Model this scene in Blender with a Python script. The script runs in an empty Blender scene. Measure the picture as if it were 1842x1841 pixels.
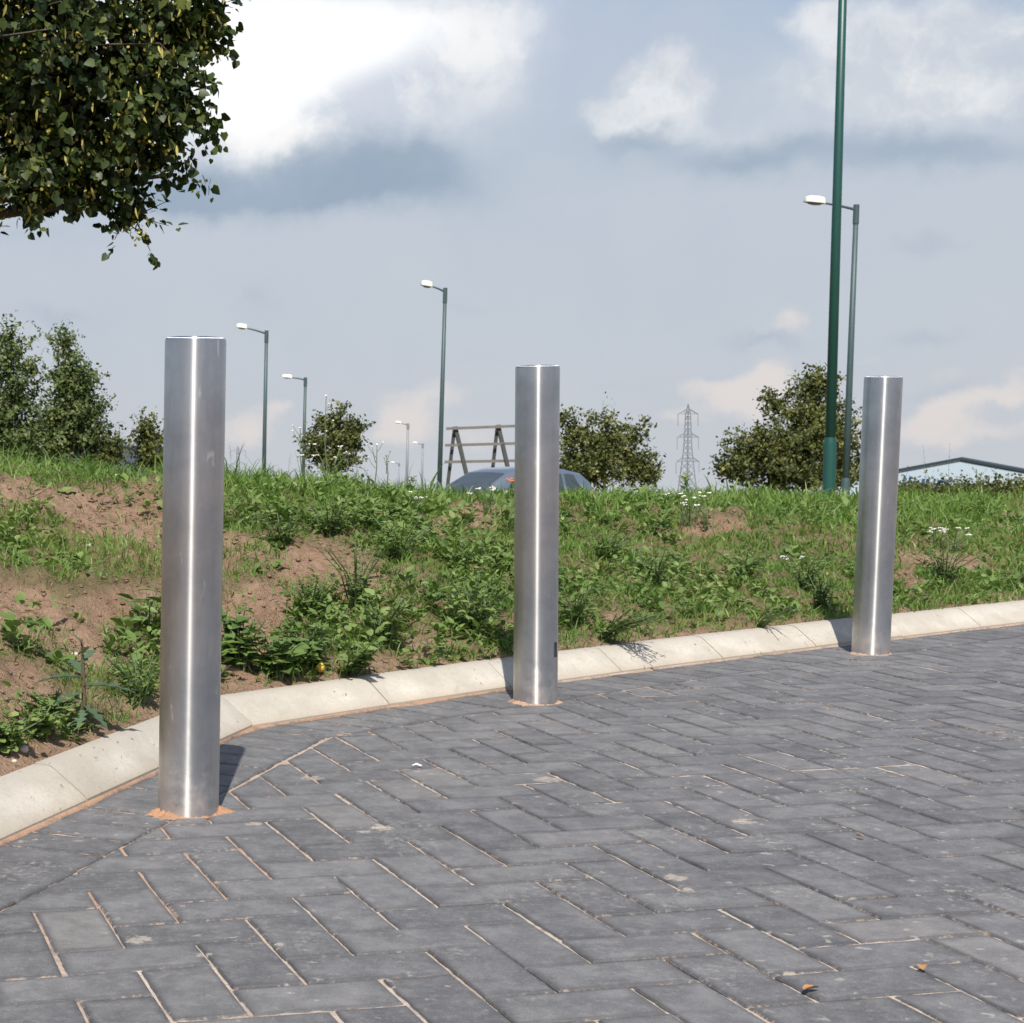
import bpy, math, random
import numpy as np
from mathutils import Vector, Matrix

random.seed(7)
RNG = np.random.default_rng(11)
scene = bpy.context.scene
COL = scene.collection
R = math.radians

# ------------------------------------------------------------------ camera
F_PX, PITCH, ROLL, CAM_H = 2984.7, 0.04996, 0.00668, 0.6998
CX, CY = 921.0 - 691.2, 920.5 + 24.0            # optical axis (the photograph is the right part of a wider frame)
IMG = 1842.0
_f = np.array([0, math.cos(PITCH), -math.sin(PITCH)])
_r = np.array([1.0, 0, 0]); _d = np.array([0, -math.sin(PITCH), -math.cos(PITCH)])
_c, _s = math.cos(ROLL), math.sin(ROLL)
CAMR = np.array([_c * _r + _s * _d, -_s * _r + _c * _d, _f])     # right, down, forward
cam = bpy.data.cameras.new('camera'); camo = bpy.data.objects.new('camera', cam); COL.objects.link(camo)
m3 = Matrix((CAMR[0], -CAMR[1], -CAMR[2])).transposed()
camo.matrix_world = Matrix.Translation((0, 0, CAM_H)) @ m3.to_4x4()
cam.sensor_fit = 'HORIZONTAL'
cam.lens = 4.12; cam.sensor_width = 4.12 * IMG / F_PX
cam.shift_x = 691.2 / IMG; cam.shift_y = 24.0 / IMG
cam.clip_start = 0.05; cam.clip_end = 20000
cam.dof.use_dof = True; cam.dof.focus_distance = 3.3; cam.dof.aperture_fstop = 1.8
scene.camera = camo

def ray(px, py):
    return np.array([(px - CX) / F_PX, (py - CY) / F_PX, 1.0]) @ CAMR
def at(px, py, D):
    """world point seen at photo pixel px,py at forward distance D"""
    d = ray(px, py); return np.array([0, 0, CAM_H]) + d * (D / d[1])
def on_z(px, py, z=0.0):
    d = ray(px, py); return np.array([0, 0, CAM_H]) + d * ((z - CAM_H) / d[2])
def to_px(P):
    q = (np.asarray(P, float) - np.array([0, 0, CAM_H])) @ CAMR.T
    w = np.where(q[..., 2] > 1e-3, q[..., 2], 1e-3)
    return CX + F_PX * q[..., 0] / w, CY + F_PX * q[..., 1] / w

# ------------------------------------------------------------------ node helpers
class NT:
    def __init__(s, tree): s.t = tree; s.n = tree.nodes; s.l = tree.links
    def node(s, kind, **kw):
        n = s.n.new(kind)
        for k, v in kw.items(): setattr(n, k, v)
        return n
    def put(s, sock, v):
        if v is None: return
        if isinstance(v, bpy.types.NodeSocket): s.l.new(v, sock)
        elif isinstance(v, (tuple, list)) and sock.type == 'RGBA' and len(v) == 3: sock.default_value = (*v, 1)
        else: sock.default_value = v
    def math(s, op, a, b=None, c=None, clamp=False):
        n = s.node('ShaderNodeMath', operation=op, use_clamp=clamp)
        for i, v in enumerate((a, b, c)): s.put(n.inputs[i], v)
        return n.outputs[0]
    def vec(s, op, a, b=None, scale=None):
        n = s.node('ShaderNodeVectorMath', operation=op)
        s.put(n.inputs[0], a); s.put(n.inputs[1], b)
        if scale is not None: s.put(n.inputs['Scale'], scale)
        return n.outputs['Value'] if op in ('DOT_PRODUCT', 'LENGTH', 'DISTANCE') else n.outputs[0]
    def noise(s, vec, scale, detail=4, rough=0.55, dist=0.0):
        n = s.node('ShaderNodeTexNoise'); s.put(n.inputs['Vector'], vec)
        s.put(n.inputs['Scale'], scale); s.put(n.inputs['Detail'], detail); s.put(n.inputs['Roughness'], rough); s.put(n.inputs['Distortion'], dist)
        return n
    def ss(s, x, lo, hi, a=0.0, b=1.0):
        n = s.node('ShaderNodeMapRange', interpolation_type='SMOOTHSTEP')
        s.put(n.inputs[0], x); s.put(n.inputs[1], lo); s.put(n.inputs[2], hi); s.put(n.inputs[3], a); s.put(n.inputs[4], b)
        return n.outputs[0]
    def lin(s, x, lo, hi, a=0.0, b=1.0):
        n = s.node('ShaderNodeMapRange'); n.clamp = True
        s.put(n.inputs[0], x); s.put(n.inputs[1], lo); s.put(n.inputs[2], hi); s.put(n.inputs[3], a); s.put(n.inputs[4], b)
        return n.outputs[0]
    def mix(s, f, a, b, blend='MIX'):
        n = s.node('ShaderNodeMix', data_type='RGBA', blend_type=blend)
        s.put(n.inputs[0], f); s.put(n.inputs[6], a); s.put(n.inputs[7], b)
        return n.outputs[2]
    def ramp(s, f, stops):
        n = s.node('ShaderNodeValToRGB'); s.put(n.inputs[0], f); e = n.color_ramp.elements
        while len(e) > 1: e.remove(e[-1])
        e[0].position = stops[0][0]; e[0].color = (*stops[0][1], 1)
        for p, c in stops[1:]:
            k = e.new(p); k.color = (*c, 1)
        return n.outputs[0]

def srgb(r, g, b):
    f = lambda c: (c / 255 / 12.92) if c / 255 <= 0.04045 else ((c / 255 + 0.055) / 1.055) ** 2.4
    return (f(r), f(g), f(b))

# ------------------------------------------------------------------ light
SUN_AZ, SUN_EL = R(7.0), R(54.0)                 # direction the shadows fall (right of straight ahead), height of the sun
sun = bpy.data.lights.new('sun', 'SUN'); suno = bpy.data.objects.new('sun', sun); COL.objects.link(suno)
sun.energy = 4.45; sun.angle = R(0.55); sun.color = (1.0, 0.95, 0.88)
dirv = Vector((math.sin(SUN_AZ) * math.cos(SUN_EL), math.cos(SUN_AZ) * math.cos(SUN_EL), -math.sin(SUN_EL)))
suno.rotation_euler = dirv.to_track_quat('-Z', 'Y').to_euler(); suno.location = (0, -5, 20)

world = bpy.data.worlds.new('World'); scene.world = world; world.use_nodes = True
w = NT(world.node_tree); w.n.clear()
wout = w.node('ShaderNodeOutputWorld')
sky = w.node('ShaderNodeTexSky', sky_type='NISHITA'); sky.sun_disc = False
sky.sun_elevation = SUN_EL; sky.sun_rotation = R(180) + SUN_AZ; sky.dust_density = 1.5; sky.ozone_density = 1.5
bg_sky = w.node('ShaderNodeBackground'); w.put(bg_sky.inputs[0], sky.outputs[0]); bg_sky.inputs[1].default_value = 0.105
tc = w.node('ShaderNodeTexCoord'); sep = w.node('ShaderNodeSeparateXYZ'); w.put(sep.inputs[0], tc.outputs['Generated'])
azn = w.math('ARCTAN2', sep.outputs[0], sep.outputs[1]); eln = w.math('ARCSINE', sep.outputs[2])
comb = w.node('ShaderNodeCombineXYZ'); w.put(comb.inputs[0], azn); w.put(comb.inputs[1], eln)
AE = comb.outputs[0]
# ragged edges: the angular position is disturbed by two scales of noise before the cloud masses are evaluated
nz1 = w.noise(AE, 9.0, 5, 0.55); nz2 = w.noise(AE, 45.0, 4, 0.6)
off1 = w.vec('SCALE', w.vec('SUBTRACT', nz1.outputs['Color'], (0.5, 0.5, 0.5)), scale=0.050)
off2 = w.vec('SCALE', w.vec('SUBTRACT', nz2.outputs['Color'], (0.5, 0.5, 0.5)), scale=0.020)
AEW = w.vec('ADD', w.vec('ADD', AE, off1), off2)
def ang(px, py):
    d = ray(px, py); return math.atan2(d[0], d[1]), math.asin(d[2] / np.linalg.norm(d))
def masses(blobs, vec):
    tot = None
    for (x, y, rx, ry, k) in blobs:
        a, e = ang(x, y)
        v = w.vec('MULTIPLY', w.vec('SUBTRACT', vec, (a, e, 0)), (F_PX / rx, F_PX / ry, 0))
        g = w.math('MULTIPLY', w.math('EXPONENT', w.math('MULTIPLY', w.vec('DOT_PRODUCT', v, v), -1.0)), k)
        tot = g if tot is None else w.math('ADD', tot, g)
    return tot
WHITE = [(540, 80, 230, 105, 1.35), (420, 190, 150, 85, 1.25), (250, 60, 260, 170, 1.4), (760, 40, 190, 95, .95), (910, 60, 80, 80, .55),
         (720, 170, 180, 50, .45), (100, -150, 500, 150, 1.1), (480, 240, 190, 42, .40)]
CUM = [(1195, 140, 70, 50, 1.0), (1125, 190, 60, 45, .75), (1235, 190, 60, 40, .5), (1290, 245, 110, 30, .5), (1090, 225, 40, 28, .4),
       (1480, 35, 80, 42, .8), (1600, 85, 130, 65, .85), (1780, 20, 95, 50, 1.0), (1660, 180, 130, 50, .7), (1810, 150, 90, 45, .6), (1430, 175, 60, 36, .5), (1560, 190, 60, 40, .5)]
PUFF = [(1660, 755, 40, 26, .8), (1710, 740, 45, 22, .8), (1790, 720, 50, 18, .7), (1350, 740, 90, 22, .6), (1240, 700, 36, 16, .5), (1560, 650, 40, 16, .4), (500, 735, 30, 20, .6), (690, 790, 60, 18, .6), (440, 775, 60, 42, 1.0), (735, 755, 55, 42, 1.0), (800, 705, 80, 28, .55), (850, 790, 70, 36, .6), (1310, 705, 50, 28, 1.0), (1390, 680, 45, 36, 1.1),
        (1430, 575, 48, 24, .75), (1205, 745, 42, 20, .6), (1705, 675, 45, 25, .55), (1760, 785, 120, 22, .75), (1830, 690, 40, 40, .6), (640, 700, 60, 20, .3), (240, 780, 40, 24, .6), (1560, 790, 80, 30, .45)]
DARK = [(540, 340, 250, 52, 1.5), (650, 290, 200, 70, 1.0), (330, 350, 150, 40, 1.1), (770, 275, 80, 40, .5), (1140, 255, 85, 32, 1.0), (1310, 300, 130, 30, .6), (1490, 290, 250, 38, .7),
        (1710, 275, 150, 34, .6), (460, 545, 50, 30, .45), (1385, 603, 75, 14, .6), (1670, 608, 70, 16, .5), (1680, 462, 60, 18, .5), (1640, 440, 50, 14, .3),
        (90, 570, 90, 18, .5), (1700, 725, 90, 16, .4), (830, 555, 40, 10, .25), (60, 430, 200, 40, .35), (1120, 672, 60, 14, .25), (870, 650, 90, 16, .22)]
fine = w.noise(AE, 16.0, 6, 0.6).outputs['Fac']; fine_c = w.math('SUBTRACT', fine, 0.5)
dW = w.ss(w.math('ADD', masses(WHITE, AEW), w.math('MULTIPLY', fine_c, 0.5)), 0.0, 1.7)
AEP = w.vec('ADD', AE, w.vec('ADD', w.vec('SCALE', off1, scale=0.35), w.vec('SCALE', off2, scale=0.9)))
dP = w.ss(w.math('ADD', masses(PUFF, AEP), w.math('MULTIPLY', w.math('SUBTRACT', w.noise(AE, 34.0, 6, 0.62).outputs['Fac'], 0.5), 1.0)), 0.25, 1.0, 0.0, 0.85)
dD = w.ss(w.math('ADD', masses(DARK, AEW), w.math('MULTIPLY', fine_c, 0.5)), 0.0, 1.5)
# thin milky veil that thickens towards the horizon, colour by height above it
veil = w.ramp(w.lin(eln, 0.0, 0.30), [(0.0, srgb(198, 203, 211)), (0.18, srgb(192, 200, 211)), (0.45, srgb(191, 200, 212)), (0.70, srgb(181, 195, 214)), (1.0, srgb(162, 184, 217))])
MID = [(700, 235, 190, 80, .9), (560, 290, 240, 40, .6), (860, 150, 110, 80, .6), (1210, 240, 120, 55, .8), (1090, 240, 50, 45, .5), (1520, 190, 220, 110, .85), (1760, 170, 140, 110, .8), (1380, 270, 120, 45, .5)]
dM = w.ss(w.math('ADD', masses(MID, AEW), w.math('MULTIPLY', fine_c, 0.7)), 0.05, 1.1)
dC = w.ss(w.math('ADD', masses(CUM, AEW), w.math('MULTIPLY', fine_c, 0.9)), 0.28, 0.95)
veil = w.mix(w.ss(w.noise(AEW, 7.0, 6, 0.6).outputs['Fac'], 0.3, 0.7, 0.0, 0.35), veil, srgb(206, 210, 217))
c1 = w.mix(w.math('MULTIPLY', dM, 0.85), veil, w.mix(fine, srgb(184, 196, 211), srgb(218, 223, 229)))
c1 = w.mix(w.math('MULTIPLY', dD, 0.92), c1, w.mix(fine, srgb(140, 159, 182), srgb(166, 181, 198)))
c2 = w.mix(dP, c1, srgb(228, 221, 218))
c2 = w.mix(w.math('MULTIPLY', dC, 0.85), c2, w.mix(w.ss(w.noise(AEW, 30.0, 5, 0.6).outputs['Fac'], 0.35, 0.65), srgb(208, 214, 222), srgb(238, 239, 240)))
shade = w.ss(w.noise(AEW, 17.0, 6, 0.62).outputs['Fac'], 0.36, 0.62)
wcol = w.mix(shade, srgb(214, 220, 230), srgb(255, 254, 252))
core = w.ss(masses(WHITE[:4], AE), 0.9, 1.9)
wcol2 = w.mix(core, wcol, (1.12, 1.12, 1.12))
c3 = w.mix(w.math('MULTIPLY', dW, 0.97), c2, wcol2)
# away from the photographed part of the sky: broken cloud, thinner overhead
gen = w.ss(w.noise(tc.outputs['Generated'], 2.3, 6, 0.6).outputs['Fac'], 0.5, 0.72)
gcol = w.mix(gen, srgb(150, 172, 208), srgb(225, 227, 232))
infr = w.math('MULTIPLY', w.math('MULTIPLY', w.ss(azn, -0.45, -0.15), w.ss(azn, 0.65, 0.95, 1.0, 0.0)), w.ss(eln, 0.27, 0.5, 1.0, 0.0))
ccol = w.mix(infr, gcol, c3)
bg_cl = w.node('ShaderNodeBackground'); w.put(bg_cl.inputs[0], ccol); bg_cl.inputs[1].default_value = 0.785
# cover: full near the horizon ahead, patches elsewhere
cover = w.math('MAXIMUM', w.math('MULTIPLY', infr, 0.96), w.math('MAXIMUM', w.math('MULTIPLY', gen, 0.55), w.ss(eln, 0.05, 0.35, 0.6, 0.0)))
mixs = w.node('ShaderNodeMixShader'); w.put(mixs.inputs[0], cover); w.put(mixs.inputs[1], bg_sky.outputs[0]); w.put(mixs.inputs[2], bg_cl.outputs[0])
w.put(wout.inputs[0], mixs.outputs[0])

scene.view_settings.view_transform = 'Standard'; scene.view_settings.look = 'None'
scene.view_settings.exposure = 0.35; scene.view_settings.gamma = 1.0
scene.render.film_transparent = False
try: scene.cycles.max_bounces = 6; scene.cycles.transparent_max_bounces = 8
except Exception: pass

# ------------------------------------------------------------------ object helpers
def tag(o, label=None, cat=None, group=None, kind=None):
    if label: o['label'] = label
    if cat: o['category'] = cat
    if group: o['group'] = group
    if kind: o['kind'] = kind
    return o
def empty(name, loc, label, cat, group=None, rotz=0.0):
    o = bpy.data.objects.new(name, None); COL.objects.link(o); o.location = tuple(map(float, loc)); o.rotation_euler.z = rotz
    o.empty_display_size = 0.1
    return tag(o, label, cat, group)

class MB:
    """collects vertices and faces of one mesh"""
    def __init__(s): s.v = []; s.f = []
    def add(s, verts, faces):
        o = len(s.v); s.v += [tuple(map(float, p)) for p in verts]; s.f += [tuple(i + o for i in q) for q in faces]
    def box(s, c, size, rot=None):
        hx, hy, hz = [a / 2 for a in size]
        P = [(x, y, z) for z in (-hz, hz) for y in (-hy, hy) for x in (-hx, hx)]
        if rot is not None: P = [tuple(rot @ Vector(p)) for p in P]
        s.add([(p[0] + c[0], p[1] + c[1], p[2] + c[2]) for p in P],
              [(0, 2, 3, 1), (4, 5, 7, 6), (0, 1, 5, 4), (2, 6, 7, 3), (0, 4, 6, 2), (1, 3, 7, 5)])
    def bar(s, a, b, wd, ht=None):
        a, b = Vector(a), Vector(b); ht = ht or wd; d = (b - a); L = d.length; d.normalize()
        up = Vector((0, 0, 1)) if abs(d.z) < 0.95 else Vector((0, 1, 0))
        x = d.cross(up).normalized(); y = x.cross(d).normalized()
        P = []
        for q in (a, b):
            for sx, sy in ((-1, -1), (1, -1), (1, 1), (-1, 1)): P.append(q + x * (sx * wd / 2) + y * (sy * ht / 2))
        s.add(P, [(3, 2, 1, 0), (4, 5, 6, 7), (0, 1, 5, 4), (1, 2, 6, 5), (2, 3, 7, 6), (3, 0, 4, 7)])
    def tube(s, pts, radii, n=8, caps=True):
        pts = [Vector(p) for p in pts]
        if not hasattr(radii, '__len__'): radii = [radii] * len(pts)
        o = len(s.v); prev = None
        for i, p in enumerate(pts):
            d = (pts[min(i + 1, len(pts) - 1)] - pts[max(i - 1, 0)]).normalized()
            if prev is None:
                ref = Vector((1, 0, 0)) if abs(d.x) < 0.9 else Vector((0, 1, 0)); x = (ref - d * ref.dot(d)).normalized()
            else: x = (prev - d * prev.dot(d)).normalized()
            prev = x; y = d.cross(x)
            for k in range(n):
                a = 2 * math.pi * k / n; s.v.append(tuple(p + (x * math.cos(a) + y * math.sin(a)) * radii[i]))
        for i in range(len(pts) - 1):
            for k in range(n):
                k2 = (k + 1) % n; s.f.append((o + i * n + k, o + i * n + k2, o + (i + 1) * n + k2, o + (i + 1) * n + k))
        if caps:
            s.f.append(tuple(o + k for k in reversed(range(n)))); s.f.append(tuple(o + (len(pts) - 1) * n + k for k in range(n)))
    def lathe(s, prof, n=48, c=(0, 0, 0)):
        o = len(s.v)
        for (r, z) in prof:
            for k in range(n):
                a = 2 * math.pi * k / n; s.v.append((c[0] + r * math.cos(a), c[1] + r * math.sin(a), c[2] + z))
        for i in range(len(prof) - 1):
            for k in range(n):
                k2 = (k + 1) % n; s.f.append((o + i * n + k, o + i * n + k2, o + (i + 1) * n + k2, o + (i + 1) * n + k))
        s.f.append(tuple(o + k for k in reversed(range(n)))); s.f.append(tuple(o + (len(prof) - 1) * n + k for k in range(n)))
    def blob(s, c, r, n=8, m=5, jit=0.15, rnd=random):
        o = len(s.v); rr = r if hasattr(r, '__len__') else (r, r, r)
        for i in range(1, m):
            t = math.pi * i / m
            for k in range(n):
                a = 2 * math.pi * k / n; q = 1 + rnd.uniform(-jit, jit)
                s.v.append((c[0] + rr[0] * q * math.sin(t) * math.cos(a), c[1] + rr[1] * q * math.sin(t) * math.sin(a), c[2] + rr[2] * q * math.cos(t)))
        s.v.append((c[0], c[1], c[2] + rr[2])); s.v.append((c[0], c[1], c[2] - rr[2])); T = o + (m - 1) * n
        for i in range(m - 2):
            for k in range(n):
                k2 = (k + 1) % n; s.f.append((o + i * n + k, o + (i + 1) * n + k, o + (i + 1) * n + k2, o + i * n + k2))
        for k in range(n):
            k2 = (k + 1) % n; s.f.append((T, o + k, o + k2)); s.f.append((T + 1, o + (m - 2) * n + k2, o + (m - 2) * n + k))
    def build(s, name, mat, parent=None, smooth=False, autosmooth=None):
        me = bpy.data.meshes.new(name); me.from_pydata(s.v, [], s.f); me.update()
        return link(name, me, mat, parent, smooth, autosmooth)
def link(name, me, mat, parent=None, smooth=False, autosmooth=None):
    if smooth or autosmooth: me.polygons.foreach_set('use_smooth', [True] * len(me.polygons))
    if autosmooth:
        try: me.set_sharp_from_angle(angle=R(autosmooth))
        except Exception: pass
    if mat: me.materials.append(mat)
    o = bpy.data.objects.new(name, me); COL.objects.link(o)
    if parent is not None: o.parent = parent
    return o
def big_mesh(name, verts, quads, tris, mat, parent=None, tint=None, smooth=False, attrs=None):
    """large numpy mesh; tint = per-vertex value 0..1 stored in the colour attribute 'tint'"""
    verts = np.asarray(verts, np.float32); me = bpy.data.meshes.new(name)
    quads = np.zeros((0, 4), np.int32) if quads is None else np.asarray(quads, np.int32)
    tris = np.zeros((0, 3), np.int32) if tris is None else np.asarray(tris, np.int32)
    nl = quads.size + tris.size; npoly = len(quads) + len(tris)
    me.vertices.add(len(verts)); me.vertices.foreach_set('co', verts.ravel())
    me.loops.add(nl); me.loops.foreach_set('vertex_index', np.concatenate([quads.ravel(), tris.ravel()]))
    me.polygons.add(npoly)
    starts = np.concatenate([np.arange(len(quads)) * 4, quads.size + np.arange(len(tris)) * 3]).astype(np.int32)
    me.polygons.foreach_set('loop_start', starts)
    if smooth: me.polygons.foreach_set('use_smooth', np.ones(npoly, bool))
    me.update(calc_edges=True)
    for nm, val in (attrs or {}).items():
        a = me.attributes.new(nm, 'FLOAT', 'POINT'); a.data.foreach_set('value', np.asarray(val, np.float32))
    if tint is not None:
        a = me.attributes.new('tint', 'FLOAT', 'POINT'); a.data.foreach_set('value', np.asarray(tint, np.float32))
    me.validate()
    return link(name, me, mat, parent)

def vnoise(x, y, seed=0):
    xi = np.floor(x).astype(np.int64); yi = np.floor(y).astype(np.int64); xf = x - xi; yf = y - yi
    def h(a, b):
        n = (a * 374761393 + b * 668265263 + seed * 974634777) & 0x7fffffff
        n = ((n ^ (n >> 13)) * 1274126177) & 0x7fffffff
        return ((n ^ (n >> 16)) & 0xffff) / 65535.0
    u = xf * xf * (3 - 2 * xf); v = yf * yf * (3 - 2 * yf)
    return (h(xi, yi) * (1 - u) + h(xi + 1, yi) * u) * (1 - v) + (h(xi, yi + 1) * (1 - u) + h(xi + 1, yi + 1) * u) * v
def fbm(x, y, oct=4, seed=0):
    t = 0; a = 0.5; f = 1.0
    for i in range(oct): t = t + a * vnoise(x * f + 17.3 * i, y * f - 9.1 * i, seed + i); a *= 0.5; f *= 2.03
    return t / (1 - 0.5 ** oct)
def sstep(a, b, x):
    t = np.clip((x - a) / (b - a), 0, 1); return t * t * (3 - 2 * t)

# ------------------------------------------------------------------ materials
def material(name):
    m = bpy.data.materials.new(name); m.use_nodes = True; t = NT(m.node_tree)
    return m, t, t.n['Principled BSDF']
def plain(name, col, rough=0.6, metal=0.0, spec=None, var=0.12, scale=6.0, bump=0.0):
    m, t, b = material(name); co = t.node('ShaderNodeTexCoord').outputs['Object']
    n = t.noise(co, scale, 5, 0.6)
    t.put(b.inputs['Base Color'], t.mix(n.outputs['Fac'], tuple(c * (1 - var) for c in col), tuple(min(1, c * (1 + var)) for c in col)))
    b.inputs['Roughness'].default_value = rough; b.inputs['Metallic'].default_value = metal
    if bump:
        bn = t.node('ShaderNodeBump'); bn.inputs['Strength'].default_value = bump; bn.inputs['Distance'].default_value = 0.01
        t.put(bn.inputs['Height'], n.outputs['Fac']); t.put(b.inputs['Normal'], bn.outputs[0])
    return m
def leafmat(name, dark, mid, light, trans=0.3, gloss=0.25, rough=0.5):
    m = bpy.data.materials.new(name); m.use_nodes = True; t = NT(m.node_tree); b = t.n['Principled BSDF']; out = t.n['Material Output']
    at_ = t.node('ShaderNodeAttribute', attribute_name='tint').outputs['Fac']
    col = t.ramp(at_, [(0.0, dark), (0.5, mid), (1.0, light)])
    t.put(b.inputs['Base Color'], col); b.inputs['Roughness'].default_value = rough; b.inputs['Specular IOR Level'].default_value = gloss
    tr = t.node('ShaderNodeBsdfTranslucent'); t.put(tr.inputs[0], t.mix(1.0, col, (1.0, 1.15, 0.55), 'MULTIPLY'))
    mx = t.node('ShaderNodeMixShader'); mx.inputs[0].default_value = trans
    t.put(mx.inputs[1], b.outputs[0]); t.put(mx.inputs[2], tr.outputs[0]); t.put(out.inputs[0], mx.outputs[0])
    return m

M = {}
# brushed stainless steel: grain runs round the tube
m, t, b = material('brushed_stainless'); co = t.node('ShaderNodeTexCoord').outputs['Object']
inf = t.node('ShaderNodeObjectInfo').outputs['Random']
map_ = t.node('ShaderNodeMapping'); t.put(map_.inputs[0], co); map_.inputs['Scale'].default_value = (6, 6, 900)
co2 = t.vec('ADD', co, t.vec('SCALE', (3.1, 7.7, 1.9), scale=inf))
grain = t.noise(map_.outputs[0], 1.0, 2, 0.5).outputs['Fac']
smut = t.ss(t.noise(co2, 8.0, 6, 0.66).outputs['Fac'], 0.32, 0.68)
ms2 = t.node('ShaderNodeMapping'); t.put(ms2.inputs[0], co2); ms2.inputs['Scale'].default_value = (55, 55, 7)
drip = t.noise(ms2.outputs[0], 1.0, 4, 0.6).outputs['Fac']
sz = t.node('ShaderNodeSeparateXYZ'); t.put(sz.inputs[0], co)
low = t.ss(sz.outputs[2], 0.16, 0.0); dirt_n = t.noise(co2, 26.0, 6, 0.7).outputs['Fac']
dirt = t.math('MULTIPLY', t.ss(t.math('ADD', dirt_n, t.math('MULTIPLY', low, 0.30)), 0.50, 1.10), t.math('MULTIPLY', t.ss(sz.outputs[2], 0.30, 0.0), 0.75))
vs = t.node('ShaderNodeMapping'); t.put(vs.inputs[0], co2); vs.inputs['Scale'].default_value = (38, 38, 16); vs.inputs['Rotation'].default_value = (0.5, 0.3, 0)
scr = t.ss(t.noise(vs.outputs[0], 1.0, 3, 0.5, 1.2).outputs['Fac'], 0.67, 0.76)
steel = t.mix(smut, (0.54, 0.54, 0.535), (0.71, 0.71, 0.70))
steel = t.mix(t.math('MULTIPLY', t.ss(drip, 0.45, 0.75), 0.35), steel, (0.50, 0.475, 0.445))
t.put(b.inputs['Base Color'], t.mix(dirt, t.mix(t.math('MULTIPLY', scr, 0.7), steel, (0.80, 0.79, 0.77)), (0.42, 0.27, 0.17)))
t.put(b.inputs['Metallic'], t.math('SUBTRACT', 1.0, t.math('MAXIMUM', dirt, t.math('MULTIPLY', scr, 0.35))))
t.put(b.inputs['Roughness'], t.math('ADD', t.math('ADD', 0.29, t.math('MULTIPLY', smut, 0.04)), t.math('MULTIPLY', dirt, 0.4)))
b.inputs['Anisotropic'].default_value = 0.965
tan = t.node('ShaderNodeTangent', direction_type='RADIAL', axis='Z'); t.put(b.inputs['Tangent'], tan.outputs[0])
b.inputs['Anisotropic Rotation'].default_value = 0.25
bn = t.node('ShaderNodeBump'); bn.inputs['Strength'].default_value = 0.06; bn.inputs['Distance'].default_value = 0.001
t.put(bn.inputs['Height'], t.math('ADD', grain, t.math('MULTIPLY', scr, 0.8))); t.put(b.inputs['Normal'], bn.outputs[0])
gl = t.node('ShaderNodeBsdfAnisotropic'); gl.distribution = 'GGX'; t.put(gl.inputs['Color'], steel); gl.inputs['Roughness'].default_value = 0.40; gl.inputs['Anisotropy'].default_value = 0.75; gl.inputs['Rotation'].default_value = 0.25
t.put(gl.inputs['Tangent'], tan.outputs[0]); mx = t.node('ShaderNodeMixShader'); t.put(mx.inputs[0], t.math('MULTIPLY', t.math('SUBTRACT', 1.0, dirt), t.lin(smut, 0.0, 1.0, 0.40, 0.60)))
t.put(mx.inputs[1], b.outputs[0]); t.put(mx.inputs[2], gl.outputs[0]); t.put(t.n['Material Output'].inputs[0], mx.outputs[0])
M['steel'] = m

# charcoal concrete block
m, t, b = material('charcoal_paver'); geo = t.node('ShaderNodeNewGeometry').outputs['Position']
rn = t.node('ShaderNodeAttribute', attribute_name='tint').outputs['Fac']
base = t.ramp(rn, [(0.0, (0.094, 0.093, 0.095)), (0.4, (0.132, 0.130, 0.132)), (0.75, (0.158, 0.155, 0.155)), (1.0, (0.190, 0.179, 0.169))])
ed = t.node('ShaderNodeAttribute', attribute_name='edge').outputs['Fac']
n0 = t.noise(geo, 3.2, 4, 0.6).outputs['Fac']; n1 = t.noise(geo, 17.0, 6, 0.68).outputs['Fac']; n2 = t.noise(geo, 380.0, 3, 0.75).outputs['Fac']; n3 = t.noise(geo, 75.0, 5, 0.72).outputs['Fac']
c = t.mix(t.ss(n0, 0.35, 0.7), t.mix(0.18, base, (0.05, 0.05, 0.055)), t.mix(0.12, base, (0.26, 0.25, 0.24)))
c = t.mix(t.ss(n1, 0.32, 0.72), t.mix(0.30, c, (0.045, 0.045, 0.05)), t.mix(0.26, c, (0.30, 0.295, 0.29)))
c = t.mix(t.math('MULTIPLY', t.ss(n3, 0.50, 0.70), 0.36), c, (0.27, 0.26, 0.25))
c = t.mix(t.math('MULTIPLY', t.ss(n2, 0.50, 0.78), 0.45), c, (0.30, 0.285, 0.27))
c = t.mix(t.math('MULTIPLY', t.ss(n2, 0.47, 0.25), 0.50), c, (0.035, 0.035, 0.04))
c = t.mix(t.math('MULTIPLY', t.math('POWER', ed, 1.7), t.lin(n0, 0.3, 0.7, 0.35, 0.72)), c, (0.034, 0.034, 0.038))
# sand left along the arrises
eg = t.math('ADD', t.math('ADD', ed, t.math('MULTIPLY', t.math('SUBTRACT', n3, 0.5), 0.9)), t.math('MULTIPLY', t.math('SUBTRACT', n0, 0.5), 0.9))
c = t.mix(t.math('MULTIPLY', t.ss(eg, 1.0, 1.2), 0.7), c, (0.36, 0.275, 0.205))
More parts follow.
